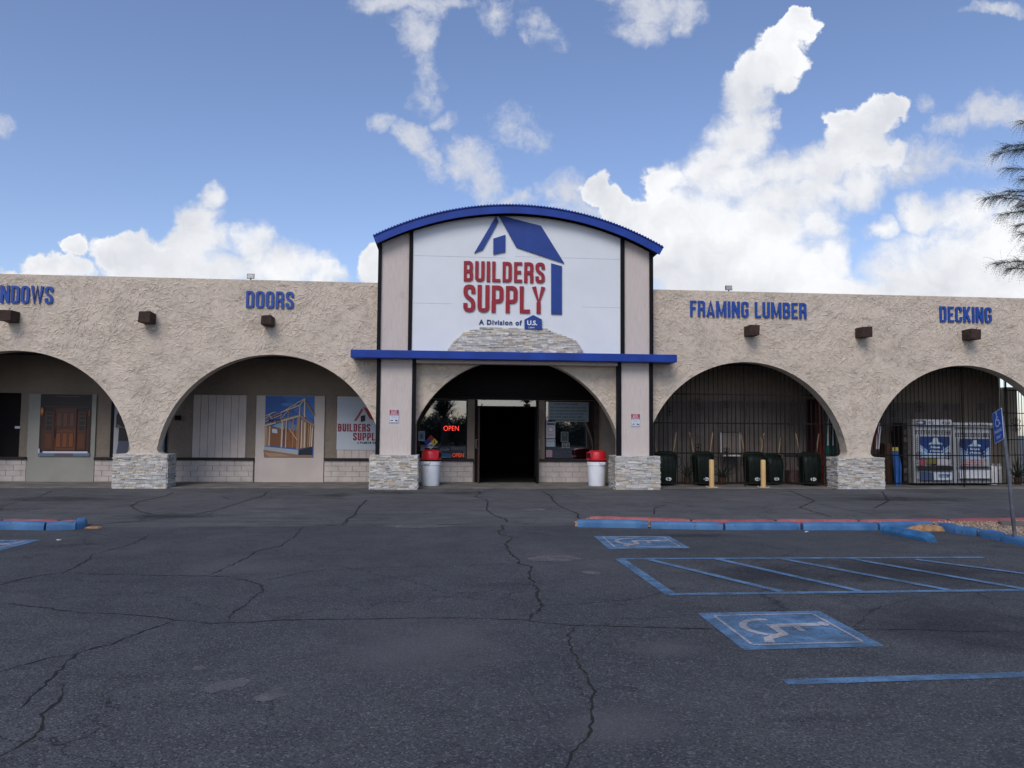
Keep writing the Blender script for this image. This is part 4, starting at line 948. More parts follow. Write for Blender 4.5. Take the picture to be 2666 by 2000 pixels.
o = picture('framing_poster', wx(693,1030), wx(818.5,1110), wz(750,1191), wz(750,1031.5), PYb, it); tag(o, 'large poster of a timber framed house under a deep blue sky on a beige panel', 'poster')
# front door poster
W1, W2, W3, W4 = (.10,.030,.010), (.06,.018,.007), (.03,.010,.005), (.15,.045,.012)
it = [('p', [(0,0),(1,0),(1,1),(0,1)], (.012,.008,.010)), ('p', [(.03,.09),(.97,.09),(.97,.70),(.03,.70)], W3), ('p', [(.05,.10),(.95,.10),(.95,.45),(.05,.45)], (.05,.016,.006)), ('l', (.1,.80), (.92,.80), .02, (.03,.02,.02)), ('l', (.3,.965), (.75,.965), .008, (.09,.08,.08)),
 ('p', [(.28,.09),(.71,.09),(.71,.78),(.28,.78)], W2), ('p', [(.29,.10),(.70,.10),(.70,.44),(.29,.44)], W1), ('p', [(.29,.44),(.70,.44),(.70,.75),(.29,.75)], (.06,.024,.017))]
for a, b in ((.32,.42),(.445,.545),(.57,.67)): it += [('p', [(a,.47),(b,.47),(b,.71),(a,.71)], W3), ('p', [(a+.012,.48),(b-.008,.48),(b-.008,.70),(a+.012,.70)], (.085,.035,.022)), ('p', [(a,.14),(b,.14),(b,.38),(a,.38)], W3), ('p', [(a+.012,.15),(b-.008,.15),(b-.008,.37),(a+.012,.37)], W4)]
for i in range(8):
    a0_, a1_ = .32+.35*i/8, .32+.35*(i+1)/8; f_ = lambda a: .415+.035*math.sin(math.pi*(a-.32)/.35); it.append(('l', (a0_, f_(a0_)), (a1_, f_(a1_)), .008, W3))
for a, b in ((.13,.24),(.77,.88)):
    it += [('p', [(a-.03,.10),(b+.03,.10),(b+.03,.72),(a-.03,.72)], (.055,.018,.008)), ('p', [(a,.42),(b,.42),(b,.70),(a,.70)], (.012,.014,.016)), ('p', [(a,.14),(b,.14),(b,.36),(a,.36)], (.08,.026,.009))]
    for z_ in (.50,.58,.65): it.append(('l', (a, z_), (b, z_), .010, (.09,.05,.035)))
it += [('l', (.285,.09), (.285,.76), .02, W2), ('l', (.715,.09), (.715,.76), .02, W3), ('p', [(.30,.30),(.325,.30),(.325,.46),(.30,.46)], (.010,.008,.008)), ('e', .045, .72, .035, .07, (.22,.06,.012)), ('e', .045, .73, .018, .04, (.5,.16,.03)), ('e', .965, .70, .02, .05, (.14,.035,.01)),
 ('p', [(0,0),(1,0),(1,.06),(0,.06)], (.10,.13,.19)), ('p', [(.09,.05),(.96,.05),(.96,.08),(.09,.08)], (.45,.5,.6)), ('p', [(.31,.005),(.69,.005),(.67,.05),(.33,.05)], (.10,.06,.075)), ('p', [(0,.05),(.03,.05),(.03,.12),(0,.12)], (.4,.45,.5))]
o = picture('door_poster', wx(106,1110), wx(239.5,1110), wz(170,1188), wz(170,1027), PYb, it); tag(o, 'poster of an arched panel wooden front door on the grey green panel', 'poster')
# worker poster half hidden by pier
it = [('p', [(0,0),(1,0),(1,1),(0,1)], (.20,.21,.25)), ('p', [(.75,0),(1,0),(1,.5),(.75,.6)], (.03,.10,.22)), ('p', [(0,0),(.1,0),(.1,.45),(0,.5)], (.3,.32,.34)),
 ('e', .13, .80, .06, .055, (.022,.016,.014)), ('p', [(.04,.50),(.30,.50),(.28,.74),(.17,.80),(.09,.78),(.04,.70)], (.010,.010,.013)), ('l', (.06,.54), (.24,.44), .045, (.13,.07,.05)), ('l', (.24,.44),(.34,.42), .04, (.13,.07,.05)),
 ('p', [(.09,.26),(.33,.27),(.32,.48),(.10,.50)], (.010,.010,.014)), ('p', [(.06,.02),(.27,.02),(.31,.27),(.10,.27)], (.055,.06,.10)), ('p', [(.26,.40),(.36,.42),(.35,.46),(.25,.44)], (.3,.3,.33)), ('p', [(.02,.02),(.06,.02),(.08,.25),(.03,.28)], (.3,.32,.36)), ('p', [(.0,.0),(.8,0),(.8,.03),(0,.03)], (.2,.14,.1))]
o = picture('worker_poster', wx(298), wx(430.5), wz(300,1190), wz(300,1036), PYb+.02, it); tag(o, 'window poster of a person in a black shirt mostly hidden behind the stone based pier', 'poster')
# banner
bnx0, bnz1 = wx(878,1100), wz(950,1034.5); bnx1 = bnx0+ (wx(975)-wx(878))*1.42; bnz0 = wz(950,1171.5)
it = [('p', [(0,0),(1,0),(1,1),(0,1)], (.40,.45,.50))]
qb = lambda x, y: ((x-1410)/980, 1-(y-97)/988)
it += [('p', [qb(1715,555),qb(1868,300),qb(1888,335),qb(1775,535)], (.30,.03,.03)), ('p', [qb(1885,280),qb(2025,325),qb(2125,540),qb(2010,500)], (.30,.03,.03)), ('p', [qb(1848,450),qb(1932,430),qb(1932,545),qb(1848,565)], (.01,.01,.012))]
for (a, b) in ((.015,.32),(.015,.53),(.015,.78),(.02,.985)): it.append(('e', a, b, .008, .01, (.7,.7,.7)))
BN = picture('shop_banner', bnx0, bnx1, bnz0, bnz1, PYb+.01, it); tag(BN, 'pale vinyl banner with red BUILDERS SUPPLY logo behind the left gable pilaster', 'banner')
M_bred = simple('banner_red', (.20, .012, .035), .5, .1, 4, bd=0); M_bblk = simple('banner_black', (.012, .012, .014), .5, .1, 4, bd=0)
def bw_(s, x0, x1, yb, yt, mat, t_=.17, gap=.07):
    a = qb(x0, yb); b = qb(x1, yt); fx = lambda u: bnx0+(bnx1-bnx0)*u; fz = lambda u: bnz0+(bnz1-bnz0)*u
    word(s, BN, (fx(a[0]), fz(a[1])), (fx(b[0]), fz(a[1])), fz(b[1])-fz(a[1]), fz(b[1])-fz(a[1]), PYb+.007, .002, mat, t_, gap)
bw_('BUILDERS', 1428,2030,745,598,M_bred); bw_('SUPPLY', 1710,2215,910,765,M_bred); bw_('A PARKER COMPANY', 1790,2330,970,930,M_bblk, .19, .09)
# DO NOT BLOCK DRIVEWAY signs
def towsign(px, label):
    c = P(px[0], px[1], TY); w_, h_ = .255, .36
    it = [('p', [(.02,.02),(.98,.02),(.98,.98),(.02,.98)], (.10,.12,.20)), ('p', [(.05,.04),(.95,.04),(.95,.56),(.05,.56)], (.62,.66,.74)), ('p', [(.05,.58),(.95,.58),(.95,.96),(.05,.96)], (.30,.02,.05)),
     ('t', 'DO NOT', .2, .85, .085, .6, (.8,.8,.82)), ('t', 'BLOCK', .22, .735, .085, .56, (.8,.8,.82)), ('t', 'DRIVEWAY', .10, .615, .085, .8, (.8,.8,.82)), ('l', (.15,.50), (.85,.50), .02, (.2,.22,.3)), ('l', (.12,.44), (.88,.44), .02, (.2,.22,.3)), ('l', (.2,.38), (.8,.38), .02, (.2,.22,.3)),
     ('p', [(.10,.07),(.9,.07),(.9,.31),(.10,.31)], (.16,.18,.26)), ('p', [(.12,.08),(.88,.08),(.88,.30),(.12,.30)], (.62,.66,.74)), ('p', [(.13,.16),(.2,.23),(.32,.25),(.42,.2),(.42,.16)], (.03,.03,.05)), ('l', (.42,.2), (.56,.28), .02, (.03,.03,.05)), ('p', [(.58,.16),(.62,.25),(.75,.24),(.88,.18),(.88,.15)], (.03,.03,.05)), ('e', .76, .14, .04, .03, (.3,.03,.06))]
    o = picture('tow_away_sign', c.x-w_/2, c.x+w_/2, c.z-h_/2, c.z+h_/2, TY+.016, it, None, .01, (.62, .66, .74)); tag(o, label, 'sign', 'DO NOT BLOCK DRIVEWAY signs on the pilasters')
towsign((1026,1084), 'small red and white DO NOT BLOCK DRIVEWAY sign on the left pilaster'); towsign((1655,1094), 'small red and white DO NOT BLOCK DRIVEWAY sign on the right pilaster')
# things in the shop windows
GY = BY+.035
def inwin(name, label, cat, x0, x1, y0, y1, it, back=(.5, .5, .5), Y=None):
    a, b = XZ(x0, y1, BY), XZ(x1, y0, BY); o = picture(name, a[0], b[0], a[1], b[1], (Y or GY), it, None, .004, back); tag(o, label, cat); return o
inwin('board_sign', 'pale printed board with rows of dark capitals at the top of the right shop window', 'sign', 1428,1533,1046,1098, [('p', [(0,0),(1,0),(1,1),(0,1)], (.16,.21,.23)), ('t', 'BUILDERS SUPPLY ALSO CARRIES', .14, .82, .09, .6, (.02,.03,.04)), ('t', 'PAINT, HEATERS, PLUMBING, INSULATION, TOOLS', .05, .66, .085, .88, (.03,.04,.05)), ('t', 'SINKS, HEATERS, AND GAS STOVES, CONDITIONERS', .05, .50, .085, .9, (.03,.04,.05)), ('t', 'ROLLS, LADDERS, CAULK GUNS, INSULATION', .05, .345, .085, .82, (.03,.04,.05)), ('t', 'POOL SUPPLIES, RUBBER COATING, LUMBER', .05, .19, .085, .8, (.03,.04,.05)), ('t', 'PLYWOOD, STUCCO AND SCREWS, GRAB BARS', .05, .045, .085, .86, (.03,.04,.05))])
inwin('window_notice', 'tall white paper with a round badge in the right shop window', 'notice', 1422,1446,1094,1141, [('p', [(0,0),(1,0),(1,1),(0,1)], (.36,.36,.42)), ('t', 'NOTE', .15, .88, .08, .6, (.03,.03,.04)), ('p', [(.1,.72),(.95,.72),(.95,.84),(.1,.84)], (.05,.05,.07)), ('e', .5, .48, .38, .20, (.45,.47,.5)), ('e', .5, .48, .32, .16, (.25,.12,.14)), ('e', .5, .48, .25, .12, (.5,.5,.52)), ('t', '4 + 5 4', .2, .14, .09, .6, (.03,.03,.04))])
inwin('window_notice', 'blue headed NOTICE sheet low in the right shop window', 'notice', 1422,1446,1143,1163, [('p', [(.04,.04),(.96,.04),(.96,.96),(.04,.96)], (.10,.14,.18)), ('p', [(.1,.06),(.9,.06),(.9,.62),(.1,.62)], (.36,.42,.48)), ('t', 'NOTICE', .14, .70, .2, .72, (.6,.65,.7)), ('l', (.15,.5), (.85,.5), .03, (.12,.14,.2)), ('l', (.15,.35), (.85,.35), .03, (.12,.14,.2)), ('l', (.15,.2), (.85,.2), .03, (.12,.14,.2))], (.42, .47, .52))
inwin('window_notice', 'dark green framed notice in the middle of the right shop window', 'notice', 1461,1480,1124.5,1150, [('p', [(.06,.05),(.94,.05),(.94,.95),(.06,.95)], (.02,.035,.035)), ('e', .5, .7, .2, .12, (.05,.09,.08))], (.16, .20, .22))
inwin('window_sticker', 'left of two small dark stickers under the green notice', 'sticker', 1463.5,1472,1153,1166, [('p', [(.12,.08),(.88,.08),(.88,.92),(.12,.92)], (.02,.025,.035)), ('e', .5, .55, .2, .15, (.12,.15,.18))], (.3, .33, .36))
inwin('window_sticker', 'right of two small dark stickers under the green notice', 'sticker', 1474,1483,1153,1166, [('p', [(.12,.08),(.88,.08),(.88,.92),(.12,.92)], (.02,.025,.035)), ('e', .5, .55, .2, .15, (.12,.15,.18))], (.3, .33, .36))
inwin('window_notice', 'blank pinkish sheet at the bottom left of the right shop window', 'notice', 1422,1438,1172,1190, [('p', [(.05,.05),(.95,.05),(.95,.95),(.05,.95)], (.26,.18,.22))], (.3, .22, .26))
inwin('window_notice', 'pale blue notice at the left edge of the left shop window', 'notice', 1089,1106,1123,1148, [('p', [(.07,.05),(.93,.05),(.93,.95),(.07,.95)], (.14,.20,.25)), ('e', .5, .5, .28, .25, (.05,.08,.11)), ('l', (.3,.3), (.7,.3), .2, (.03,.04,.06))], (.26, .33, .38))
inwin('car_poster', 'dark blue poster with a car low in the left shop window', 'poster', 1140,1175,1161,1194, [('p', [(0,0),(1,0),(1,1),(0,1)], (.012,.014,.02)), ('p', [(0,0),(1,0),(1,.35),(0,.5)], (.02,.09,.16)), ('p', [(0,0),(1,0),(1,.12),(0,.2)], (.03,.16,.27)), ('p', [(.05,.68),(.3,.86),(.65,.88),(.9,.72),(.8,.62),(.2,.6)], (.09,.10,.12)), ('p', [(.25,.78),(.35,.85),(.6,.85),(.7,.76)], (.02,.02,.03)), ('l', (.2,.06), (.6,.06), .05, (.3,.35,.38))])
dn = P(1121.5,1151,BY-.20); s_ = .215
dm = thing('hazard_diamond', 'red blue yellow and white hazard diamond reading ACID behind the left bin', 'sign', (dn.x, BY-.02, dn.z))
for (dx, dz, c, nm) in ((0, 1, (.32,.02,.03), 'red_square'), (-1, 0, (.02,.03,.26), 'blue_square'), (1, 0, (.75,.50,.03), 'yellow_square'), (0, -1, (.62,.64,.66), 'white_square')):
    h_ = s_/2-.003; cx_, cz_ = dn.x+dx*s_/2, dn.z+dz*s_/2; m = MB(); m.cur = c; m.prism([(cx_-h_, cz_), (cx_, cz_-h_), (cx_+h_, cz_), (cx_, cz_+h_)], BY-.02, BY-.012); m.build(nm, M_print, dm)
text('1', 'digit', M_bblk, dm, 0, 0, 0, .10, .004, 'CENTER', .004, world=Vector((dn.x+s_/2, BY-.024, dn.z-.05))); text('ACID', 'letters', M_bblk, dm, 0, 0, 0, .045, .004, 'CENTER', .003, world=Vector((dn.x, BY-.024, dn.z-s_/2-.02)))
a = P(1154,1121.5,BY); ne = thing('neon_open_sign', 'glowing red neon OPEN sign in the left shop window', 'sign', (a.x, BY+.03, a.z)); o = text('OPEN', 'neon_tube', M_neon, ne, 1154, 1121.5, BY+.03, .155, .012, sx=.86, bold=-.004)
a = P(1176,1190.5,BY); ob_ = inwin('open_placard', 'dark placard with dim orange OPEN letters at the foot of the left shop window', 'sign', 1174,1206,1174,1193, [], (.012, .01, .012)); text('OPEN', 'letters', M_led, ob_, 1177, 1190, BY+.03, .12, .004, sx=.82, bold=.004)
for i, (x0p, x1p, y0p, y1p) in enumerate([(1180,1214,1118,1172),(1448,1466,1184,1194),(1488,1514,1182,1195)]):
    a, b = XZ(x0p, y1p, BY+.9), XZ(x1p, y0p, BY+.9); m = MB(); m.box(a[0], b[0], BY+.9, BY+1.3, a[1]-.3, b[1])
    m.build('display_box', simple('dim_red', (.12, .01, .02), .6, .5, 9, bd=0)); o = bpy.data.objects[-1] if False else None
lab_ = ['dark red display stack behind the left shop window', 'small dim red box inside the right window near the notices', 'dim red box at the bottom middle of the right shop window']
for o, l_ in zip(sorted([o for o in bpy.data.objects if o.name.startswith('display_box')], key=lambda o: o.name), lab_): tag(o, l_, 'display box', 'dim red goods inside the shop')

# ------------------------------------------------------------------ bins
def bin_(x, label, flip):
    c = G(x, 1266, SLAB); r_ = thing('trash_can', label, 'trash can', (0, 0, 0), 'red lidded trash cans beside the entrance')
    m = MB(); m.lathe([(.235,0),(.245,.02),(.268,.56),(.272,.575),(.283,.58),(.286,.60),(.284,.66),(.288,.675),(.280,.68),(.255,.68),(.25,.6)], n=40); b_ = m.build('bin_body', M_whpl, r_, True)
    for s_ in (-.05, .05) : pass
    m = MB(); m.tube([(-.07, -.285, .63), (-.07, -.315, .62), (.07, -.315, .62), (.07, -.285, .63)], .012, 6); m.box(-.10, .10, -.300, -.276, .645, .672); m.build('handle', M_whpl, b_, False, .003)
    m = MB(); m.lathe([(.275,.683),(.262,.70),(.262,.715),(.27,.72)], n=40); m.build('black_band', M_blk, r_, True)
    prof = [(.282,.722),(.305,.728),(.306,.745),(.262,.775),(.258,.80),(.252,.93),(.235,.965),(.19,.992),(.10,1.005),(.02,1.008)]
    m = MB(); m.lathe(prof, n=40); l_ = m.build('lid', M_redpl, r_, True)
    m = MB(); sx = -1 if flip else 1
    m.box(min(sx*.10, sx*.275), max(sx*.10, sx*.275), -.13, .13, .775, .955); m.build('swing_flap', M_redpl, l_, False, .015)
    m = MB(); m.box(min(sx*.262, sx*.277), max(sx*.262, sx*.277), -.10, .10, .79, .925); m.build('flap_opening', M_blk, l_)
    r_.location = (c.x, c.y+.25, SLAB); r_.rotation_euler.z = -.35*sx; return r_
bin_(1120, 'round pale bin with red dome lid standing left of the entrance', False); bin_(1558.5, 'round pale bin with red dome lid standing right of the entrance', True)
# ------------------------------------------------------------------ bollards
bp = thing('bollard', '', 'bollard'); hB = .80
m = MB(); m.lathe([(.0705,.03),(.0705,hB-.02),(.062,hB-.004),(.03,hB)], n=28); m.build('post', M_bollard, bp, True)
m = MB(); m.box(-.15, .15, -.12, .12, .0, .03); pl_ = m.build('base_plate', M_bollard, bp, False, .004)
for sx in (-1, 1):
    for sy in (-1, 1): m = MB(); m.lathe([(.02,.03),(.02,.05),(.012,.058)], sx*.115, sy*.085, 8); m.build('bolt', M_grey, pl_)
for i, (x, l_) in enumerate(((1853,'tan steel bollard left of its twin before the gated lumber arch'),(1987.5,'tan steel bollard right of its twin before the gated lumber arch'))):
    o = bp if i == 0 else copy_tree(bp); c = G(x, 1271); o.location = (c.x, c.y, 0); tag(o, l_, 'bollard', 'tan bollards before the lumber gate')

# ------------------------------------------------------------------ iron gates
def scroll(m, cx, cz, y, s_):
    for sx in (-1, 1):
        for sz in (-1, 1):
            m.tube([(cx+sx*s_*.12, y, cz), (cx+sx*s_*.5, y, cz+sz*s_*.15), (cx+sx*s_*.75, y, cz+sz*s_*.5), (cx+sx*s_*.5, y, cz+sz*s_*.8), (cx+sx*s_*.25, y, cz+sz*s_*.62), (cx+sx*s_*.42, y, cz+sz*s_*.5)], .009, 5)
    m.tube([(cx, y, cz-s_), (cx, y, cz+s_)], .014, 5); m.tube([(cx-s_*.2, y, cz), (cx+s_*.2, y, cz)], .016, 5)
def gate(xc, label, y, rails, mid, orn, x0=None, x1=None, sp=.133):
    x0 = x0 if x0 is not None else xc-AR+.02; x1 = x1 if x1 is not None else xc+AR-.02
    r_ = thing('iron_gate', label, 'gate', (xc, y, SLAB), 'iron security gates filling the arches')
    top = lambda x: AZ+math.sqrt(max(.0, (AR+.05)**2-(x-xc)**2))
    m = MB(); x = x0; rnd = random.Random(3)
    while x < x1:
        if top(x) > .3: m.tube([(x, y, .10), (x+rnd.uniform(-.008, .008), y, max(.9, top(x)))], .0125, 5)
        x += sp
    m.build('bars', M_iron, r_)
    for i, z in enumerate(rails):
        hw = math.sqrt(max(0, (AR+.03)**2-(z-AZ)**2)); hw = min(hw, AR+.03)
        m = MB(); m.box(max(x0, xc-hw), min(x1, xc+hw), y-.022, y-.010, z-.018, z+.018); m.build('rail', M_iron, r_)
    m = MB()
    for x in mid: m.box(x-.015, x+.015, y-.034, y+.0, .03, top(x)); 
    if mid: m.build('gate_post', M_iron, r_)
    for (px, py, s_) in orn:
        c = P(px, py, y); m = MB(); scroll(m, c.x, c.z, y-.012, s_); m.build('scroll_ornament', M_iron, r_)
    return r_
GYp = .46
zr = lambda x, y: P(x, y, GYp).z
z5 = lambda cx, cy: (1660+cx*.3496, 720+cy*.3496); z6 = lambda cx, cy: (2160+cx*.3497, 720+cy*.3497)
gate(XC+SP, 'iron bar security gate closing the lumber arch in front of upright wheelbarrows', GYp, [zr(1850,1102), zr(1850,1180), zr(1947,1028), .12], [P(1938,1100,GYp).x], [(*z5(237,1005),.14),(*z5(447,955),.20),(*z5(660,952),.13),(*z5(937,952),.13),(*z5(1150,955),.13),(*z5(450,1275),.13),(*z5(660,1308),.14)])
XG2 = P(2620,1100,GYp).x
gate(XC+2*SP, 'iron bar security gate closing the rightmost arch in front of propane cabinets', GYp, [zr(2400,1108), zr(2400,1186), .12], [P(2505,1100,GYp).x, XG2], [(*z6(472,1022),.12),(*z6(668,970),.19),(*z6(863,970),.12),(*z6(1122,970),.12),(*z6(665,1335),.13),(*z6(880,1335),.12),(*z6(1140,1320),.14)], x1=XG2, sp=.128)
# open gate leaf beyond
r_ = thing('iron_gate', 'second iron gate leaf standing ajar at the far right edge behind the leaning sign', 'gate', (XG2+.1, GYp, SLAB), 'iron security gates filling the arches')
m = MB()
for i in range(10): m.tube([(XG2+.12+i*.13, GYp+.2+i*.05, .1), (XG2+.12+i*.13, GYp+.2+i*.05, 2.95)], .0095, 5)
m.build('bars', M_iron, r_)
for z in (.12, zr(2640,1186), zr(2640,1145), zr(2640,1108), zr(2640,1075), 2.9): m = MB(); m.tube([(XG2+.06, GYp+.18, z), (XG2+1.4, GYp+.72, z)], .017, 4); m.build('rail', M_iron, r_)
m = MB(); c = P(2643,1106,GYp+.3); scroll(m, c.x, c.z, GYp+.28, .22); m.build('scroll_ornament', M_iron, r_)
m = MB(); xw = P(2629,1100,BY).x; m.box(P(2622,1100,BY+.3).x, P(2650,1100,BY+.3).x, BY+.3, BY+.6, 0, 3.1); tag(m.build('side_column', M_stucco), 'sunlit stucco column seen through the gate at far right', 'column')

# ------------------------------------------------------------------ wheelbarrows
def rrect(cx, cz, w_, h_, r_, y, n=5):
    pts = []; tp_ = lambda z: .80+.20*min(1, max(0, z)/.9)**.7
    for (sx, sz, a0) in ((1, 1, 0), (-1, 1, 90), (-1, -1, 180), (1, -1, 270)):
        for k in range(n): a = R(a0+90*k/(n-1)); pz = cz+sz*(h_/2-r_)+r_*math.sin(a); pts.append(((cx+sx*(w_/2-r_)+r_*math.cos(a))*tp_(pz), y, pz))
    return pts
wbp = thing('wheelbarrow', '', 'wheelbarrow')
m = MB(); m.loft([rrect(0,.50,.66,.96,.15,.20), rrect(0,.50,.68,.98,.16,.185), rrect(0,.50,.64,.95,.15,.17), rrect(0,.47,.58,.88,.15,.02), rrect(0,.42,.53,.76,.13,-.08), rrect(0,.40,.46,.62,.11,-.10)]); tr_ = m.build('tray', M_barrow, wbp, True)
m = MB(); m.cur = (.55,.58,.6); pts = [(.085*math.cos(a), .052*math.sin(a)) for a in [2*math.pi*i/20 for i in range(20)]]
m.prism([(x, .20+z) for x, z in pts], -.116, -.095); m.cur = (.02,.06,.05); m.box(-.05,-.02,-.119,-.115,.19,.215); m.box(.0,.05,-.119,-.115,.185,.20); m.build('oval_label', M_print, tr_)
m = MB(); m.box(-.22, .22, -.112, -.095, .385, .40); m.build('tray_brace', M_barrow, tr_)
for s_ in (-1, 1):
    m = MB(); m.tube([(s_*.17, .22, .0), (s_*.24, .24, .9), (s_*.34, .27, 1.48), (s_*.36, .28, 1.53)], [.018, .02, .021, .017], 8); m.build('handle', M_wood, wbp, True)
    m = MB(); m.tube([(s_*.27, .16, .86), (s_*.40, .06, .82), (s_*.42, .03, .62), (s_*.30, .10, .50)], .013, 6); m.build('leg', M_blk, wbp, True)
m = MB(); w0 = [(.05+.13*math.cos(a), .13*math.sin(a)) for a in [0]]
for i in range(24): pass
ring = [(0, .26+.15*math.cos(a), .08+.15*math.sin(a)) for a in [2*math.pi*i/24 for i in range(25)]]; m.tube(ring, .04, 8, False); m.build('wheel', M_blk, wbp, True)
WB = [((1738,1268),'leftmost upright green wheelbarrow behind the lumber gate beside the stone base',0,1.0),((1836,1268),'upright green wheelbarrow behind the left tan bollard',.04,1.),((1969,1269),'dark upright wheelbarrow directly behind the right tan bollard',-.03,1.),((2018,1262),'black upright wheelbarrow with its handles hidden, right of the right bollard',.05,.92),((2114,1266),'rightmost upright green wheelbarrow at the end of the lumber arch',-.05,1.)]
for i, ((x, y), l_, rz_, s_) in enumerate(WB):
    o = wbp if i == 0 else copy_tree(wbp); c = P(x, y, .80 if i != 3 else 1.15); o.location = (c.x, c.y, SLAB); o.rotation_euler = (0, 0, rz_); o.scale = (s_,)*3; tag(o, l_, 'wheelbarrow', 'upright wheelbarrows behind the lumber gate')
# loose goods behind the lumber gate
def boxthing(name, label, cat, px0, px1, py0, py1, Y, dep, mat, bev=.006):
    a, b = XZ(px0, py1, Y), XZ(px1, py0, Y); m = MB(); m.box(a[0], b[0], Y, Y+dep, max(a[1], SLAB), b[1]); o = m.build(name, mat, None, False, bev); tag(o, label, cat); return o
fr_ = thing('sheet_rack', 'clear sheet holder with pale edges against the siding behind the agave', 'rack', (P(1900,1190,1.6).x, 1.6, SLAB))
a, b = XZ(1876,1188,1.6), XZ(1927,1125,1.6); 
for (x0, x1, z0, z1, mt, nm) in ((a[0], a[0]+.02, a[1]+.1, b[1], M_stripe, 'pale_edge'), (b[0]-.02, b[0], a[1]+.1, b[1], M_stripe, 'pale_edge'), (a[0], b[0], b[1]-.015, b[1]+.0, M_blk, 'top_edge'), (a[0]+.05, b[0], a[1], a[1]+.035, M_stripe, 'shelf')):
    m = MB(); m.box(x0, x1, 1.58, 1.60, z0, z1); m.build(nm, mt, fr_)
m = MB(); m.box(a[0]+.021, b[0]-.021, 1.601, 1.61, a[1]+.04, b[1]-.016); m.build('sheet', M_siding_shade, fr_)
for s_ in (a[0]+.25, b[0]-.1): m = MB(); m.tube([(s_, 1.6, SLAB), (s_, 1.6, a[1])], .012, 6); m.build('leg', M_blk, fr_)
def spiky(name, label, x, y, Y, n, L_, pot=.12, up=.9):
    c = P(x, y, Y); r_ = thing(name, label, 'plant', (c.x, Y, SLAB)); m = MB(); m.lathe([(pot*.7,SLAB),(pot,SLAB+.2),(pot*1.05,SLAB+.22),(pot*.8,SLAB+.22)], c.x, Y, 16); m.build('pot', M_terra, r_, True)
    m = MB(); rnd = random.Random(int(x))
    for i in range(n):
        a = rnd.uniform(0, 6.28); e = rnd.uniform(.25, 1.4)*up; l_ = L_*rnd.uniform(.6, 1); d = Vector((math.cos(a)*math.cos(e), math.sin(a)*math.cos(e), math.sin(e))); s0 = Vector((c.x, Y, SLAB+.2))
        m.tube([s0, s0+d*l_*.5+Vector((0, 0, .02)), s0+d*l_+Vector((0, 0, -.05*math.cos(e)))], [.016, .013, .001], 4)
    m.build('leaves', M_leafdk, r_); return r_
spiky('agave', 'spiky potted agave behind the lumber gate between the bollards', 1880,1255,1.2,26,.62); spiky('potted_plant', 'thin tall potted grass between the first two wheelbarrows', 1789,1255,1.3,30,.65,.10,1.25)
spiky('potted_plant', 'dark leafy plant behind the ajar gate at the far right', 2650,1250,1.5,24,.9,.12,1.1)
boxthing('red_cabinet', 'tall dark red locker at the right end of the lumber arch', 'cabinet', 2113,2126,1040,1255,1.7,.3,simple('dark_red_paint', (.035,.005,.004), .45, .3, 5, bd=0))
m = MB(); c = P(2138,1255,1.3); m.tube([(c.x, 1.3, SLAB), (c.x, 1.3, 2.55)], .075, 16); tag(m.build('red_tube', simple('red_sleeve', (.13,.014,.009), .3, .4, 9, bd=0), None, True), 'upright glossy red tube standing at the right end of the lumber arch', 'tube')
for i, (x, l_) in enumerate(((2158,'folded teal parasol nearest the red tube in the lumber arch'),(2171,'folded teal parasol hard against the lumber arch edge'))):
    c = P(x, 1240, 1.0+.1*i); r_ = thing('folded_parasol', l_, 'parasol', (c.x, c.y, SLAB), 'folded teal parasols'); 
    m = MB(); m.tube([(c.x, c.y, SLAB), (c.x+.0, c.y, 2.3)], .014, 6); m.build('pole', M_grey, r_)
    m = MB(); m.tube([(c.x, c.y, .8), (c.x, c.y, 1.0), (c.x, c.y, 1.7), (c.x, c.y, 2.25)], [.05, .085, .055, .02], 8); m.build('canopy', M_teal, r_, True)
    m = MB(); m.tube([(c.x-.05, c.y-.07, 1.2), (c.x-.03, c.y-.065, 1.8), (c.x, c.y-.03, 2.1)], [.02, .018, .01], 6); m.build('white_fold', M_stripe, r_, True)
boxthing('crate', 'dark red crate low between the last two wheelbarrows', 'crate', 2056,2082,1225,1256,1.2,.35,simple('dim_crate', (.07,.035,.035), .7, .4, 9, bd=.002))
m = MB(); c = P(2066,1180,1.2); m.box(c.x-.28, c.x+.28, 1.2, 1.28, c.z-.12, c.z-.03); tag(m.build('trestle_bar', M_blk, None, False, .01), 'black crossbar behind the lumber gate between the last two wheelbarrows', 'rack')
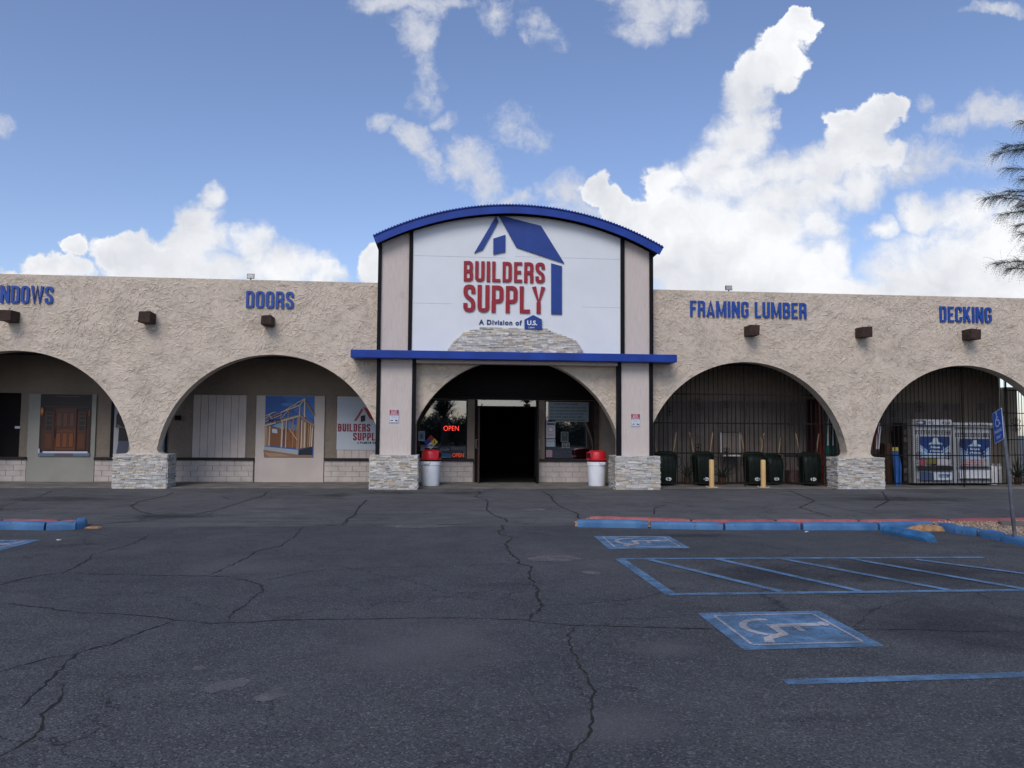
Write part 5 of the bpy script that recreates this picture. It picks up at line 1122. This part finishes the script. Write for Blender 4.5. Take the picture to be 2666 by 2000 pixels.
# propane cabinets
def cabinet(px0, px1, py0, py1, Y, label, kind):
    a, b = XZ(px0, py1, Y), XZ(px1, py0, Y); x0, x1, z0, z1 = a[0], b[0], SLAB+.06, b[1]
    r_ = thing('propane_cabinet', label, 'cabinet', ((x0+x1)/2, Y, SLAB), 'propane exchange cabinets behind the gate')
    m = MB(); m.box(x0, x1, Y+.02, Y+.62, z0, z1); m.build('cage_body', M_grey, r_, False, .006)
    m = MB()
    for sx in (x0+.08, x1-.14): m.box(sx, sx+.06, Y+.05, Y+.6, SLAB, z0)
    m.build('feet', M_blk, r_)
    DK = (.02,.022,.025); LT = (.33,.35,.38)
    it = [('p', [(0,0),(1,0),(1,1),(0,1)], LT)]
    for zc_ in ([.80,.775,.825] if kind else [.80,.775,.825]):
        for i in range(14): it.append(('p', [(.04+i*.068,zc_-.008),(.088+i*.068,zc_-.008),(.088+i*.068,zc_+.008),(.04+i*.068,zc_+.008)], DK))
    for zc_ in (.26,.235,.06,.035):
        for i in range(14): it.append(('p', [(.04+i*.068,zc_-.007),(.088+i*.068,zc_-.007),(.088+i*.068,zc_+.007),(.04+i*.068,zc_+.007)], DK))
    for z_ in [.3+.03*i for i in range(15)]:
        for x_ in (.035, .94): it.append(('p', [(x_,z_),(x_+.035,z_),(x_+.035,z_+.014),(x_,z_+.014)], DK))
    bx = (.12,.42,.90,.735)
    it += [('p', [(.12,.40),(.90,.40),(.90,.735),(.12,.735)], (.30,.40,.55)), ('p', [(.12,.735),(.90,.735),(.90,.60),(.72,.52),(.51,.48),(.3,.52),(.12,.60)], (.012,.035,.14)), ('p', [(.14,.58),(.30,.50),(.51,.465),(.74,.50),(.88,.58),(.88,.56),(.74,.48),(.51,.445),(.3,.48),(.14,.56)], (.05,.16,.42)),
     ('p', [(.33,.44),(.72,.44),(.74,.56),(.70,.625),(.60,.65),(.45,.65),(.35,.625),(.31,.56)], (.36,.45,.52)), ('p', [(.45,.65),(.46,.70),(.50,.715),(.56,.715),(.59,.70),(.60,.65)], (.42,.5,.55)), ('p', [(.33,.47),(.72,.47),(.73,.61),(.32,.61)], (.012,.05,.18)), ('t', 'blue', .40, .55, .038, .24, (.6,.66,.7)), ('t', 'rhino', .38, .49, .038, .32, (.6,.66,.7))]
    if kind: it += [('p', [(.12,.28),(.90,.28),(.90,.40),(.12,.40)], LT), ('t', 'NO SMOKING', .14, .365, .022, .7, (.35,.03,.05)), ('t', 'PROPANE GAS', .14, .33, .022, .6, (.35,.03,.05)), ('t', 'FLAMMABLE GAS', .14, .295, .022, .6, (.35,.03,.05)), ('p', [(.1,.08),(.92,.08),(.92,.215),(.1,.215)], (.58,.6,.64)), ('p', [(0,.93),(1,.93),(1,1),(0,1)], (.40,.43,.47)), ('t', '$21  $59', .35, .94, .05, .5, (.03,.03,.04))]
    else: it += [('p', [(.28,.30),(.55,.30),(.55,.385),(.28,.385)], (.14,.13,.03)), ('p', [(.56,.28),(.9,.28),(.9,.385),(.56,.385)], (.45,.42,.48)), ('p', [(.1,.28),(.24,.28),(.24,.38),(.1,.38)], (.3,.06,.09)), ('p', [(.04,.20),(.97,.20),(.97,.27),(.04,.27)], (.02,.02,.02)), ('p', [(.1,.05),(.45,.05),(.45,.16),(.1,.18)], (.04,.07,.16)), ('p', [(.46,.05),(.93,.05),(.93,.17),(.46,.17)], (.5,.55,.62)), ('p', [(.58,.09),(.85,.09),(.9,.14),(.58,.14)], (.03,.08,.25)), ('t', 'rhino', .60, .10, .03, .2, (.6,.66,.7)),
      ('p', [(.02,.91),(.98,.91),(.98,.99),(.02,.99)], (.42,.44,.48)), ('p', [(.03,.92),(.28,.92),(.28,.985),(.03,.985)], (.02,.03,.07)), ('e', .14, .952, .09, .018, (.45,.48,.52)), ('t', '$21   $59', .34, .925, .05, .58, (.03,.03,.04))]
    picture('printed_door', x0+.01, x1-.01, z0+.02, z1-.01, Y-.0, it, r_, .02)
    m = MB(); xm_ = x0+(x1-x0)*.04; m.box((x0+x1)/2-.06, (x0+x1)/2+.06, Y-.05, Y-.03, z0+.55, z0+.58); m.build('latch', M_iron, r_)
    return r_
cabinet(2381,2477,1092.5,1252.5,.95,'left propane exchange cabinet with blue rhino print and price header',0); cabinet(2484,2579,1101,1252,1.0,'right propane exchange cabinet with red NO SMOKING lettering under its print',1)
for i, x in enumerate((2586,2600)):
    c = P(x, 1252, 1.1+.15*i); r_ = thing('gas_cylinder', ['pale gas cylinder standing just right of the cabinets','darker gas cylinder standing behind the pale one near the cabinets'][i], 'gas cylinder', (c.x, c.y, SLAB), 'gas cylinders'); m = MB()
    m.lathe([(.10,SLAB+.02),(.115,SLAB+.06),(.115,.52),(.10,.58),(.05,.62),(.03,.63)], c.x, c.y, 20); m.build('cylinder_body', M_stripe if i == 0 else M_grey, r_, True)
    m = MB(); m.lathe([(.06,.60),(.06,.68),(.05,.68)], c.x, c.y, 12); m.build('collar', M_grey, r_, True)
boxthing('dark_shelving', 'dark stacked shelving unit left of the propane cabinets', 'shelving', 2352,2379,1102,1255,1.25,.5,M_blk)
o = bpy.data.objects['dark_shelving']
for i in range(7):
    a, b = XZ(2353,1255-20*i-3,1.24), XZ(2378,1255-20*i-16,1.24); m = MB(); m.box(a[0], b[0], 1.235, 1.248, a[1], b[1]); m.build('stored_box', simple('dim_box', random.choice([(.06,.045,.04),(.03,.03,.035),(.08,.07,.07),(.09,.02,.02)]), .8, .4, 9, bd=0), o)
for i, (x, l_) in enumerate(((2329,'folded blue parasol with yellow top, the left one behind the right gate'),(2337,'folded blue parasol with yellow top, the right one behind the right gate'))):
    c = P(x, 1250, 1.0+.12*i); r_ = thing('folded_parasol', l_, 'parasol', (c.x, c.y, SLAB), 'folded blue parasols'); 
    m = MB(); m.tube([(c.x+.06, c.y, SLAB), (c.x+.05, c.y, .6), (c.x-.01, c.y, 1.05)], [.05, .075, .05], 8); m.build('canopy', M_blue2, r_, True)
    m = MB(); m.tube([(c.x-.01, c.y, 1.05), (c.x-.01, c.y, 1.16)], [.05, .045], 8); m.build('yellow_top', simple('yellow_cloth', (.45,.36,.06), .8, .1, 5, bd=0), r_, True)
boxthing('timber_stack', 'dark timber offcuts leaning in the left corner of the right arch', 'timber', 2306,2322,1155,1254,1.4,.3,simple('dim_timber', (.07,.035,.02), .8, .4, 9, bd=.002))
c = P(2283,1140,.55); r_ = thing('striped_awning', 'rolled red and white striped cloth tucked behind the edge of the rightmost pier', 'awning', (c.x, c.y, c.z))
for i, (dx, mt) in enumerate(((-.06, simple('dark_red_cloth', (.12,.015,.015), .8, .2, 6, bd=0)), (0, M_stripe), (.05, simple('mauve_cloth', (.10,.08,.14), .8, .2, 6, bd=0)), (.10, M_stripe))):
    m = MB(); m.tube([(c.x+dx+.10, c.y+i*.03, c.z+.42), (c.x+dx+.02, c.y+i*.03, c.z+.05), (c.x+dx+.0, c.y+i*.03, c.z-.33)], [.02, .032, .02], 6); m.build('stripe', mt, r_, True)
# ------------------------------------------------------------------ floodlights
def flood(x, y, label):
    c = P(x, y, .2); r_ = thing('floodlight', label, 'floodlight', (c.x, .2, H+.035), 'floodlights on the parapet')
    m = MB(); m.tube([(c.x, .2, H+.03), (c.x, .2, H+.10)], .018, 8); m.box(c.x-.05, c.x+.05, .15, .25, H+.035, H+.05); m.build('stem', M_blk, r_)
    m = MB(); yb, z_ = .17, H+.15
    m.loft([[(c.x-.10, yb, z_-.06), (c.x+.10, yb, z_-.06), (c.x+.10, yb+.02, z_+.08), (c.x-.10, yb+.02, z_+.08)], [(c.x-.08, yb+.09, z_-.04), (c.x+.08, yb+.09, z_-.04), (c.x+.08, yb+.1, z_+.06), (c.x-.08, yb+.1, z_+.06)]]); h_ = m.build('housing', M_iron, r_, False, .005)
    m = MB(); m.loft([[(c.x-.085, yb-.006, z_-.045), (c.x+.085, yb-.006, z_-.045), (c.x+.085, yb+.012, z_+.065), (c.x-.085, yb+.012, z_+.065)], [(c.x-.085, yb, z_-.045), (c.x+.085, yb, z_-.045), (c.x+.085, yb+.018, z_+.065), (c.x-.085, yb+.018, z_+.065)]]); m.build('lens', M_grey, h_)
flood(653, 722, 'small floodlight on the parapet above the DOORS lettering'); flood(1897, 752, 'small floodlight on the parapet above the FRAMING LUMBER lettering')
# ------------------------------------------------------------------ leaning parking sign
b0 = G(2644,1402,.08); dist = b0.y
def PS(x, y): return P(x, y, b0.y)
r_ = thing('parking_sign', 'leaning blue accessible PARKING ONLY sign on a bent grey post', 'sign', (b0.x, b0.y, 0))
pa = PS(2608,1085); pm = PS(2626,1230)
m = MB(); m.tube([Vector((b0.x, b0.y, .0)), b0.lerp(pm, .35)+Vector((-.008, 0, 0)), pm, pa], .027, 10); m.build('post', M_post, r_, True)
q4 = [(2591,1082),(2613,1068),(2621,1137),(2599,1149)]
c0 = PS(2606,1109); tiltv = (PS(2610,1143)-PS(2602,1075)).normalized(); vd = (c0-CAM).normalized(); pp = Vector((vd.y, -vd.x, 0)).normalized(); side = (pp*.36-Vector((vd.x, vd.y, 0))*.86+Vector((0, 0, .25))).normalized()   # plate turned nearly edge-on
dn_ = Vector((.055, 0, -1)).normalized(); wS, hS = .155, .225
nrm = side.cross(-dn_).normalized()
if nrm.dot(CAM-c0) < 0: nrm = -nrm
def SP_(u, v, o=0): return c0+side*wS*u-dn_*hS*v+nrm*(.035+o)
def splate(name, pts, mat, o, t_=.004, par=r_):
    m = MB(); n = len(pts); f = [SP_(u, v, o+t_) for u, v in pts]; bk = [SP_(u, v, o) for u, v in pts]
    m.add(f+bk, [list(range(n)), list(range(2*n-1, n-1, -1))]+[((i+1) % n, i, n+i, n+(i+1) % n) for i in range(n)]); return m.build(name, mat, par)
def rr2(w_, h_, r__, n=5):
    out = []
    for sx, sy, a0 in ((1, 1, 0), (-1, 1, 90), (-1, -1, 180), (1, -1, 270)):
        for k in range(n): a = R(a0+90*k/(n-1)); out.append((sx*(w_-r__)+r__*math.cos(a), sy*(h_-r__)+r__*math.sin(a)))
    return out
M_sblue = simple('sign_blue', (.012,.085,.42), .4, .1, 3, bd=0); M_swh = simple('sign_white_ink', (.6,.7,.8), .45, .1, 3, bd=0)
pl = splate('sign_plate', rr2(1, 1, .12), M_swh, 0); splate('blue_field', rr2(.95, .965, .1), M_sblue, .0042, .0008, pl)
def sstroke(pts, w_, o):
    m = MB(); vs = []
    for i, (u, v) in enumerate(pts):
        a = Vector(pts[max(i-1, 0)]); b = Vector(pts[min(i+1, len(pts)-1)]); d = (b-a).normalized(); p = Vector((-d.y, d.x))*w_/2
        vs += [SP_(u+p.x, v+p.y*.68, o), SP_(u-p.x, v-p.y*.68, o)]
    m.add(vs, [(2*i, 2*i+2, 2*i+3, 2*i+1) for i in range(len(pts)-1)]); m.build('wheelchair_figure', M_swh, pl)
arc = [(-.05+.42*math.cos(R(a)), .27+.29*math.sin(R(a))) for a in range(100, 370, 18)]
sstroke(arc, .11, .0056); sstroke([(-.15,.80),(-.12,.38),(.25,.36),(.42,.06),(.58,.10)], .13, .0060); sstroke([(-.14,.58),(.22,.56)], .1, .0064); sstroke([(-.24,.86),(-.06,.86)], .2, .0068)
def stext(s, u, v, hh, ww):
    cu = bpy.data.curves.new('t', 'FONT'); cu.body = s; cu.size = 1; cu.offset = .02; ob = bpy.data.objects.new('t', cu); COL.objects.link(ob); dg = bpy.context.evaluated_depsgraph_get(); dg.update()
    me = bpy.data.meshes.new_from_object(ob.evaluated_get(dg)); bpy.data.objects.remove(ob); mxx = max(v_.co.x for v_ in me.vertices)
    m = MB(); m.add([SP_(u-ww/2+v_.co.x/mxx*ww, v+v_.co.y/.73*hh, .0058) for v_ in me.vertices], [list(p_.vertices) for p_ in me.polygons]); m.build('sign_text', M_swh, pl)
stext('PARKING', 0, -.42, .22, 1.6); stext('ONLY', 0, -.80, .22, 1.1)

# ------------------------------------------------------------------ trees
M_needle = simple('feathery_leaf', (.045,.060,.040), .7, .5, 3, bd=0); M_bark = simple('grey_bark', (.09,.07,.055), .9, .4, 6, 20, .01)
tb = G(2905,1400); T_ = thing('feathery_tree', 'feathery leaved tree reaching drooping sprays in from the right edge', 'tree', (tb.x, tb.y, 0))
def SPT(x, y, dep=0): return P(x, y, tb.y+dep)
m = MB(); tp = Vector((tb.x, tb.y, 0)); sway = [tp, tp+Vector((-.1, .05, 1.6)), tp+Vector((.15, 0, 3.2)), tp+Vector((-.05, .1, 5.0)), tp+Vector((.1, 0, 6.6))]
m.tube(sway, [.17, .14, .11, .07, .03], 10); m.build('trunk', M_bark, T_, True)
m = MB(); lf = MB(); rnd = random.Random(11)
def spray(base, tip, droop, nleaf, L_):
    """one limb with curved pinnate fronds"""
    base, tip = Vector(base), Vector(tip); mid = base.lerp(tip, .5)+Vector((0, 0, .12)); N_ = 9; pts = [base*(1-s)**2+mid*2*s*(1-s)+tip*s*s for s in [i/N_ for i in range(N_+1)]]
    m.tube(pts, [.009*(1-.8*i/N_)+.002 for i in range(N_+1)], 5)
    for k in range(nleaf):
        s = rnd.random()**.6; p = base*(1-s)**2+mid*2*s*(1-s)+tip*s*s; d = (tip-base).normalized()
        d = (d*rnd.uniform(.2, 1.0)+Vector((rnd.uniform(-.8, .5), rnd.uniform(-.9, .9), rnd.uniform(-.7, 1.0)))).normalized(); l_ = L_*rnd.uniform(.5, 1.1); q = []; v = d.copy(); c = p.copy()
        for j in range(6): q.append(c.copy()); v = (v+Vector((0, 0, -.22*droop))).normalized(); c += v*l_/5
        w_ = .0026; vs = []
        for j, c in enumerate(q): pr = Vector((0, .3, 1)) if j % 2 else Vector((.3, -.3, .9)); pr = pr.normalized()*w_*(1-j/6.5); vs += [c+pr, c-pr]
        lf.add(vs, [(2*j, 2*j+2, 2*j+3, 2*j+1) for j in range(5)])
        for j in range(1, 6):
            for sg in (-1, 1):
                c = q[j]; dv = (q[j]-q[j-1]).normalized(); sd_ = Vector((-dv.z, rnd.uniform(-.5, .5), dv.x))*sg; e = c+(sd_*.6+dv*.9)*.022; lf.add([c, c+dv*.006, e], [(0, 1, 2)])
TIPS = [(2655,322,0),(2610,385,-.3),(2640,395,.3),(2585,405,0),(2620,440,.4),(2562,520,0),(2590,515,.5),(2600,560,-.4),(2625,500,.2),(2640,590,0),(2655,470,-.3),(2660,540,.3),(2590,690,0),(2620,700,.3),(2650,690,-.2),(2655,610,.2),(2640,540,-.5),(2670,640,.3),
        (2720,300,0),(2750,420,.5),(2730,520,-.6),(2740,640,.3),(2780,250,-.4),(2850,200,.2),(2900,300,.6),(3000,380,0),(3050,500,.4),(2960,600,-.5),(3080,620,.3),(3000,250,.1),(2800,560,.8)]
for (x, y, dp) in TIPS:
    x += 4 if x < 2680 else 0; tip = SPT(x, y, dp); base = SPT(min(2905, x+rnd.uniform(110, 170)) if x < 2905 else x-rnd.uniform(60, 120), y+rnd.uniform(-25, 35), dp*.5); spray(base, tip, 1.1, 130 if x < 2700 else 90, .22)
    zt_ = max(1.8, base.z-.7); tpnt = Vector((tb.x, tb.y, min(6.2, zt_))); m.tube([tpnt, tpnt.lerp(base, .5)+Vector((0, 0, .15)), base], [.03, .018, .011], 6)
m.build('branches', M_bark, T_, True); lf.build('crown', M_needle, T_)
# trees across the lot, behind the camera, that the shop windows mirror
def palm(x, y, h, label):
    r_ = thing('palm_tree', label, 'tree', (x, y, 0), 'palms behind the viewer mirrored in the glass'); m = MB(); m.tube([(x, y, 0), (x+.1, y, h*.5), (x, y, h)], [.28, .2, .3], 10); m.build('trunk', M_bark, r_, True)
    m = MB(); rnd = random.Random(5)
    for i in range(70):
        a = rnd.uniform(0, 6.28); e = rnd.uniform(.45, 1.45); l_ = rnd.uniform(1.3, 2.1); d = Vector((math.cos(a)*math.cos(e), math.sin(a)*math.cos(e), math.sin(e))); p = Vector((x, y, h)); c = p+d*l_*.5; t_ = p+d*l_+Vector((0, 0, -.5*math.cos(e)))
        sd_ = d.cross(Vector((0, 0, 1))).normalized()*.04; m.add([p-sd_, p+sd_, c+sd_*2, c-sd_*2], [(0, 1, 2, 3)])
        for k in range(9): f = c.lerp(t_, rnd.random()); e_ = f+(d*.4+Vector((rnd.uniform(-.5, .5), rnd.uniform(-.5, .5), rnd.uniform(-.5, .4)))); m.add([c-sd_, c+sd_, e_], [(0, 1, 2)])
    m.build('crown', M_needle, r_)
def bushy(x, y, h, w_, label, sd_):
    r_ = thing('broad_tree', label, 'tree', (x, y, 0), 'trees behind the viewer mirrored in the glass'); rnd = random.Random(sd_); m = MB(); m.tube([(x, y, 0), (x, y, h*.6)], [.2, .12], 8); m.build('trunk', M_bark, r_, True); m = MB()
    cl_ = [(rnd.gauss(0, w_*.35), rnd.gauss(0, w_*.35), h*rnd.uniform(.25, .9), w_*rnd.uniform(.2, .4)) for _ in range(12)]
    for i in range(3000):
        cx_, cy_, cz_, rr_ = rnd.choice(cl_); v = Vector((rnd.gauss(0, 1), rnd.gauss(0, 1), rnd.gauss(0, 1))).normalized()*rr_*rnd.uniform(.5, 1); p = Vector((x+cx_, y+cy_, max(.2, cz_+v.z)))+Vector((v.x, v.y, 0)); s_ = .22
        a = Vector((rnd.uniform(-1, 1), rnd.uniform(-1, 1), rnd.uniform(-1, 1)))*s_; b = Vector((rnd.uniform(-1, 1), rnd.uniform(-1, 1), rnd.uniform(-1, 1)))*s_; m.add([p, p+a, p+b], [(0, 1, 2)])
    m.build('crown', M_needle, r_)
def mirror(px, py, d):      # where a thing seen in the glass really stands, d metres behind the camera plane
    v = ray(px, py); t1 = (BY+DIST)/v.y; p = CAM+v*t1; v2 = Vector((v.x, -v.y, v.z)); return p+v2*((BY+DIST+d)/abs(v.y))
c = mirror(1155,1090,14); palm(c.x, c.y, max(2.5, c.z), 'palm tree across the lot, seen only mirrored in the left shop window')
c = mirror(1372,1052,20); palm(c.x, c.y, max(3, c.z), 'palm tree across the lot, seen only mirrored in the transom')
for i, px in enumerate((1040,1095,1125,1190,1215,1260,1300,1350,1420,1460,1500,1560)):
    c = mirror(px, 1100, 30+5*(i % 3)); bushy(c.x, c.y, 2.0+.35*(i % 4), 4.2, ['green', 'dark', 'tall', 'low'][i % 4]+' tree across the lot behind the viewer, '+['first','second','third','fourth','fifth','sixth','seventh','eighth','ninth','tenth','eleventh','twelfth'][i]+' from the left', 30+i)
